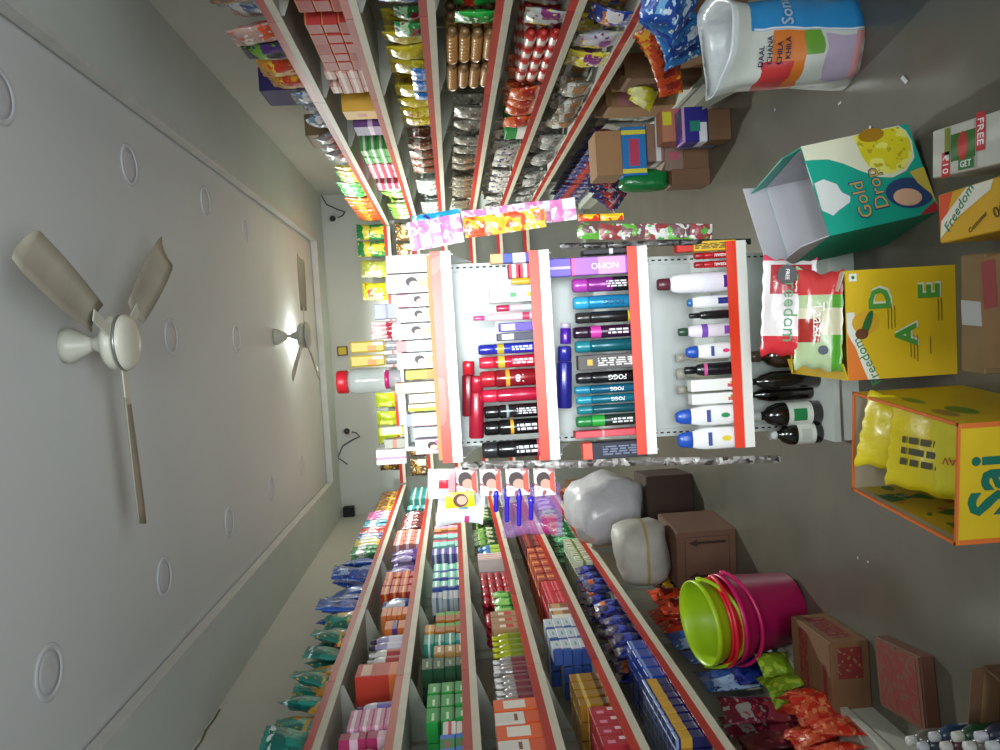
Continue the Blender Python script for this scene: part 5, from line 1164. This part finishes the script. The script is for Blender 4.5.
# crushed cartons under the sack-side shelf, on its deck
for k, (x0, x1, y0, y1, Yd, lab) in enumerate(((672, 728, -16, 36, 3.45, 'dark brown carton next to the sack opening'), (678, 726, 42, 72, 3.75, 'brown carton with folded flap below blue packets'), (632, 700, 66, 92, 4.1, 'brown carton under orange packets, flap raised'),
        (612, 690, 88, 112, 4.6, 'pale brown carton with pink stamp behind orange packets'))):
    zz = .1285; q = pr(x0, (y0+y1)/2, y=Yd); w = min(.30, abs(pr(x1, y0, y=Yd).x-pr(x1, y1, y=Yd).x)); h = max(.12, q.z-zz)
    c = open_carton('brown_carton', (max(q.x, 1.31+w/2), Yd+.13, zz), (0, 0, 0), w, .22, h, [kraft2, kraft, kraft2, kraft][k], kin, lab, flaps=(('f', .05, .7, kraft), ('l', .05, -.4, kraft2), ('b', .06, .0, kraft)))
    if k == 3: patch(c, [(-.06, h*.6), (.04, h*.6), (.04, h*.9), (-.06, h*.9)], M('#a86a70', rough=.7), 'pink_stamp', at=-.1105)
# blue packets hanging in a bag, orange packets
def looseplace(px, py, Yd, w, h, t, mats, name, label, rot, n=1, cat='packet', seed=0, group=None):
    for k in range(n):
        p = pr(px+k*1.5, py+k*12, y=Yd+k*.10)
        o = obj(name, m_pouch(w, h, t, mats[k % len(mats)], seed+k), None, p-Vector((0, 0, h/2)), (rot[0], rot[1]+.2*k, rot[2])); tag(o, label, cat, group)
bl = [foil('#1f4fa8', '#7ab8e8', '#dcecf8'), foil('#2a7ac0', '#e0f0f8', '#123a80')]
looseplace(660, 2, 3.0, .20, .17, .07, bl, 'snack_pouch', 'shiny blue chips packet piled above crushed cartons', (.3, .2, -.3), 6, seed=20, group='blue packets over cartons')
orr = [foil('#c84a1c', '#e8a82a', '#8a1c14')]
looseplace(650, 36, 3.35, .12, .13, .05, orr, 'snack_pouch', 'orange and red crinkled packet hanging by blue ones', (.2, .4, -.3), 6, seed=40, group='orange packets over cartons')
looseplace(641, 90, 4.3, .13, .14, .05, [foil('#d8d02a', '#f0f0a8')], 'snack_pouch', 'yellow crinkled packet below the orange ones', (.2, .3, -.2), 2, seed=60, group='yellow packets over cartons')
p = pr(640, 181, y=4.5); tag(obj('green_bag', m_blob(.10, .12, .26, M('#0f7a3a', rough=.3, coat=.3, bump=.5, bscale=20), 4), None, (p.x, 4.52, .219)), 'dark green plastic bag tucked by the closed carton', 'bag')
tag(obj('snack_carton', m_box(.09, .16, .218, kraft2), None, (p.x, 4.52, 0)), 'brown carton holding up the dark green bag', 'carton')
looseplace(604, 180, 5.4, .16, .2, .05, [foil('#26306a', '#c03a2c', '#c8c8d4')], 'snack_pouch', 'navy and red packet behind the closed carton', (0, .2, -.4), 3, seed=70, group='navy packets behind carton')
# loose card on the floor near the shelf
p = pr(700, 85, y=3.5)
e2 = empty('card_sheet', pr(722, 92, z=.09), (.5, .35, .3), 'bent grey and yellow card sheet by crushed cartons', 'card')
obj('card_body', boxat(-.05, .05, -.12, .12, 0, .004, M('#a8acA0', rects=(('#c8b848', ('x', .5, .8)),), rough=.5)), e2)
# ------------------------------------------------------------------ bucket-side floor things
def bucket(R0, R1, H, mat, z, name, label, hmat=None, hang=.4, e=None, loc=None, rot=None):
    e = empty(name, loc, rot, label, 'bucket')
    o = obj('bucket_body', lathe([(R0*.96, 0), (R0, .006), (R0+(R1-R0)*.84, H*.84), (R1*.99, H*.85), (R1*1.0, H*.93), (R1*1.03, H*.935), (R1*1.03, H), (R1*.985, H), (R1*.96, H*.94), (R0*.97, .012), (R0*.5, .010)], mat, 48), e)
    pts = [(-R1*1.09*math.cos(a), R1*1.12*math.sin(a)*math.cos(hang)*-1, H*.93+R1*1.12*math.sin(a)*math.sin(hang)) for a in [PI*k/20 for k in range(21)]]
    obj('carry_handle', tubeme(pts, .009, hmat or mat), e)
    for s in (-1, 1): 
        me = lathe([(.014, 0), (.014, .016)], mat, 12); me.transform(Matrix.Translation((0, 0, H*.93)) @ Matrix.Rotation(s*PI/2, 4, 'Y') ); me.transform(Matrix.Translation((s*R1*1.03, 0, 0))); obj('handle_lug', me, e)
    return e
A = pr(804, 622, z=0); B = pr(712, 618, y=A.y)
tilt = (.16, -.05, 0)
bl_ = (A.x+.045, A.y+.10, .022)
pink = M('#c2185f', rough=.35, tint=.06); redb = M('#d81f30', rough=.35, tint=.06); lime = M('#a4c81c', rough=.35, tint=.06)
Tm = Matrix.Translation(bl_) @ Matrix.Rotation(tilt[1], 4, 'Y') @ Matrix.Rotation(tilt[0], 4, 'X')
def stack(k): 
    return Tm @ Vector((0, 0, k))
bucket(.15, .193, .34, pink, 0, 'bucket', 'pink plastic bucket, bottom of the nested three', hang=-.25, loc=stack(0), rot=tilt)
bucket(.144, .184, .335, redb, 0, 'bucket', 'red plastic bucket nested in the pink one', hang=.05, loc=stack(.06), rot=tilt)
bucket(.138, .184, .335, lime, 0, 'bucket', 'lime green bucket on top of the nested three', hang=-.55, loc=stack(.125), rot=tilt)
# carton with red print
bx_h = .152
A1 = pr(851, 715-1, y=3.02)
Fx0, Fx1 = pr(871, 713, z=0), pr(871, 643, z=0)
w_ = abs(Fx0.x-Fx1.x); Y_ = (Fx0.y+Fx1.y)/2
c = closed_carton('brown_carton', ((Fx0.x+Fx1.x)/2, Y_+.17, 0), (0, 0, .03), w_, .34, bx_h, M('#7a5638', rough=.75, tint=.15), 'brown carton with dark red printed panels beside the pink bucket')
patch(c, [(.0, .03), (w_/2-.02, .03), (w_/2-.02, .125), (.0, .125)], M('#7a2420', rough=.7, blobs=(('#8a6a48', 60, .6),)), 'red_panel_print', at=-.1705)
patch(c, [(-.10, -.14), (.04, -.14), (.04, -.11), (-.10, -.11)], M('#7a2420', rough=.7), 'red_line_print', at=bx_h+.0045, face='top')
patch(c, [(-.12, .02), (.12, .02), (.12, .10), (-.12, .10)], M('#7a2420', rough=.7, blobs=(('#7a5638', 50, .58),)), 'red_line_print', at=bx_h+.0045, face='top')
patch(c, [(-.12, .04), (.13, .04), (.13, .12), (-.12, .12)], M('#7a2420', rough=.7, blobs=(('#7a5638', 50, .58),)), 'red_panel_print', at=w_/2+.0005, face='right')
# carton with arrows and paper bag on top, further back
P0 = pr(738, 583, z=0); P1 = pr(738, 528, z=0)
w_ = .33; hb = .33; yy = P0.y
c = closed_carton('brown_carton', ((P0.x+P1.x)/2, yy+.2, 0), (0, 0, -.06), abs(P0.x-P1.x), .40, hb, M('#6a4a38', rough=.75, tint=.15), 'brown carton with printed arrows under the white sack')
ww = abs(P0.x-P1.x)
for s in (-1, 1):
    patch(c, [(s*ww*.3-.008, .06), (s*ww*.3+.008, .06), (s*ww*.3+.008, .22), (s*ww*.3+.022, .22), (s*ww*.3, .27), (s*ww*.3-.022, .22), (s*ww*.3-.008, .22)], M('#3a241c'), 'arrow_print', at=-.2005)
for a_ in ((-.13, .13, .04, .043), (-.13, .13, .287, .29), (-.13, -.127, .04, .29), (.127, .13, .04, .29)):
    patch(c, [(a_[0], a_[2]), (a_[1], a_[2]), (a_[1], a_[3]), (a_[0], a_[3])], M('#3a241c'), 'frame_print', at=-.2005)
tag(obj('white_sack', m_blob(ww*1.05, .36, .30, M('#a8a49a', rough=.55, bump=.5, bscale=8, tint=.2, rects=(('#a08858', ('z', .45, .5)),)), 8, rough=.10), None, ((P0.x+P1.x)/2, yy+.2, hb+.005)), 'dusty white woven sack lying on the arrow carton', 'sack')
P2 = pr(700, 500, y=5.0)
c = closed_carton('brown_carton', (P2.x-.02, 5.25, 0), (0, 0, .05), .34, .36, .30, M('#3f2c22', rough=.8, tint=.2), 'dark brown carton under the pale plastic bag')
tag(obj('plastic_bag', m_blob(.42, .38, .46, M('#c4c4c8', rough=.3, coat=.3, bump=.6, bscale=9, alpha=.93), 12, rough=.14), None, (P2.x-.06, 5.25, .31)), 'pale translucent plastic bag bulging on the dark carton', 'bag')
p = pr(640, 560, y=4.5)
tag(obj('plastic_bag', m_blob(.22, .2, .25, M('#c8b8bc', alpha=.6, rough=.15, coat=.6, bump=.6, bscale=16, blobs=(('#b8303c', 12, .62),)), 21), None, (LIP[-1]+.14, 4.75, .30)), 'small clear bag with red specks beside the white sack', 'bag')
tag(obj('brown_carton', m_box(.2, .2, .295, kraft2), None, (LIP[-1]+.14, 4.75, 0)), 'small brown carton under the clear bag with red specks', 'carton')
# flat carton and small bottles along the photo's lower corner
A = pr(925, 712, z=.0)
c = closed_carton('brown_carton', (A.x+.08, A.y+.06, 0), (0, 0, .12), .24, .28, .05, M('#6a4432', rough=.75, tint=.15), 'flat brown carton with faded red top near the corner')
patch(c, [(-.11, -.12), (.11, -.12), (.11, .12), (-.11, .12)], M('#7a2a24', rough=.7, blobs=(('#6a4432', 40, .56),)), 'red_panel_print', at=.0545, face='top')
A = pr(1012, 690, z=.0)
c = open_carton('brown_carton', (A.x-.05, A.y-.03, 0), (0, 0, -.15), .2, .16, .06, M('#5a4028', rough=.75, tint=.15), kin, 'dark brown carton cut by the photo corner', flaps=(('b', .04, -.2, kraft2),))
cols = [('#1f3a5a', '#c8ccd0', 'blue'), ('#4a1c22', '#d8d4d0', 'maroon'), ('#1c4a30', '#d0d4c8', 'green'), ('#6a665e', '#e0e0dc', 'grey'), ('#262a3c', '#c8c8d4', 'navy')]
R = random.Random(5)
for k in range(16):
    px = 815+k*11.5; py = 741 + (k % 2)*10 - (4 if k > 8 else 0)
    A = pr(px, py, z=.16); zb_ = 0
    if A.x < -1.36:
        A = pr(px, py, z=.286); A.x = min(A.x, -1.50); zb_ = .1255
        continue
    bc, cc, nm = cols[k % 5]
    e2 = empty('small_bottle', (A.x, A.y, zb_), label=f'small {nm} bottle with pale cap in the dim lower corner', cat='bottle', group=f'small {nm} bottles in the corner')
    obj('bottle_body', lathe([(.026, 0), (.030, .004), (.030, .10), (.018, .128), (.012, .132)], M(bc, rough=.3, coat=.3), 16), e2)
    obj('bottle_cap', lathe([(.014, .1325), (.015, .135), (.014, .158), (.011, .16)], M(cc, rough=.4), 16), e2)
# small bright flecks lying on the floor
for k, (px, py) in enumerate(((905, 80), (840, 103), (870, 130), (858, 558), (868, 562), (775, 110))):
    A = pr(px, py, z=.003)
    me = mesh([(-.018, -.006, 0), (.018, -.008, .002), (.02, .006, .004), (-.012, .008, .001), (0, 0, .007)], [(0, 1, 4), (1, 2, 4), (2, 3, 4), (3, 0, 4), (0, 3, 2, 1)], M('#f4f6f8', rough=.15, metal=.3))
    s = [1.0, .6, .9, .35, .4, .4][k]; me.transform(Matrix.Scale(s, 4))
    tag(obj('bright_fleck', me, None, A, (0, 0, .8+k)), ['bright fleck on the floor, furthest along toward the photo edge', 'smallest bright fleck between carton and sack', 'bright fleck beside the teal carton', 'tiny pale fleck on the dark bucket-side floor', 'tiny pale fleck beside another on the dark floor', 'faint fleck near the purple carton'][k], 'scrap')

# ------------------------------------------------------------------ light
wd = bpy.data.worlds.new('world'); S.world = wd; wd.use_nodes = True
wd.node_tree.nodes['Background'].inputs[0].default_value = (.75, .85, 1, 1); wd.node_tree.nodes['Background'].inputs[1].default_value = .13
def area(name, loc, target, sx, sy, power, col=(1, 1, 1), spread=PI):
    l = bpy.data.lights.new(name, 'AREA'); l.shape = 'RECTANGLE'; l.size = sx; l.size_y = sy; l.energy = power; l.color = col; l.spread = spread
    o = bpy.data.objects.new(name, l); COL.objects.link(o); o.location = loc
    o.rotation_euler = (Vector(target)-Vector(loc)).to_track_quat('-Z', 'Y').to_euler(); return o
# added fills standing in for daylight: low one lifts ceiling, narrow beam the rack
area('ceiling_fill', (.25, -1.15, .3), (.1, 2.6, 2.8), 2.4, .6, 20, (.9, .95, 1), 2.0)
area('rack_fill', (.15, -1.15, 1.75), (.05, 2.85, 1.5), .8, .7, 7.6, (.88, .96, 1), .75)
area('tube_light', (.2, .4, 2.68), (0, 2.85, 1.1), .9, .06, 7, (.95, 1, .98), 1.3)
l = bpy.data.lights.new('lamp_light', 'SPOT'); l.energy = 270; l.color = (.93, 1, .96); l.shadow_soft_size = .05; l.spot_size = 2.9; l.spot_blend = .35
o = bpy.data.objects.new('lamp_light', l); COL.objects.link(o); o.location = (LAMP.x, LAMP.y, ZC-.16)
S.view_settings.view_transform = 'Standard'; S.view_settings.look = 'None'; S.view_settings.gamma = 1; S.view_settings.use_curve_mapping = False
S.view_settings.exposure = .66
print('objects', len(bpy.data.objects), 'items', sum(counts.values()), 'max', max(counts.items(), key=lambda t: t[1]))
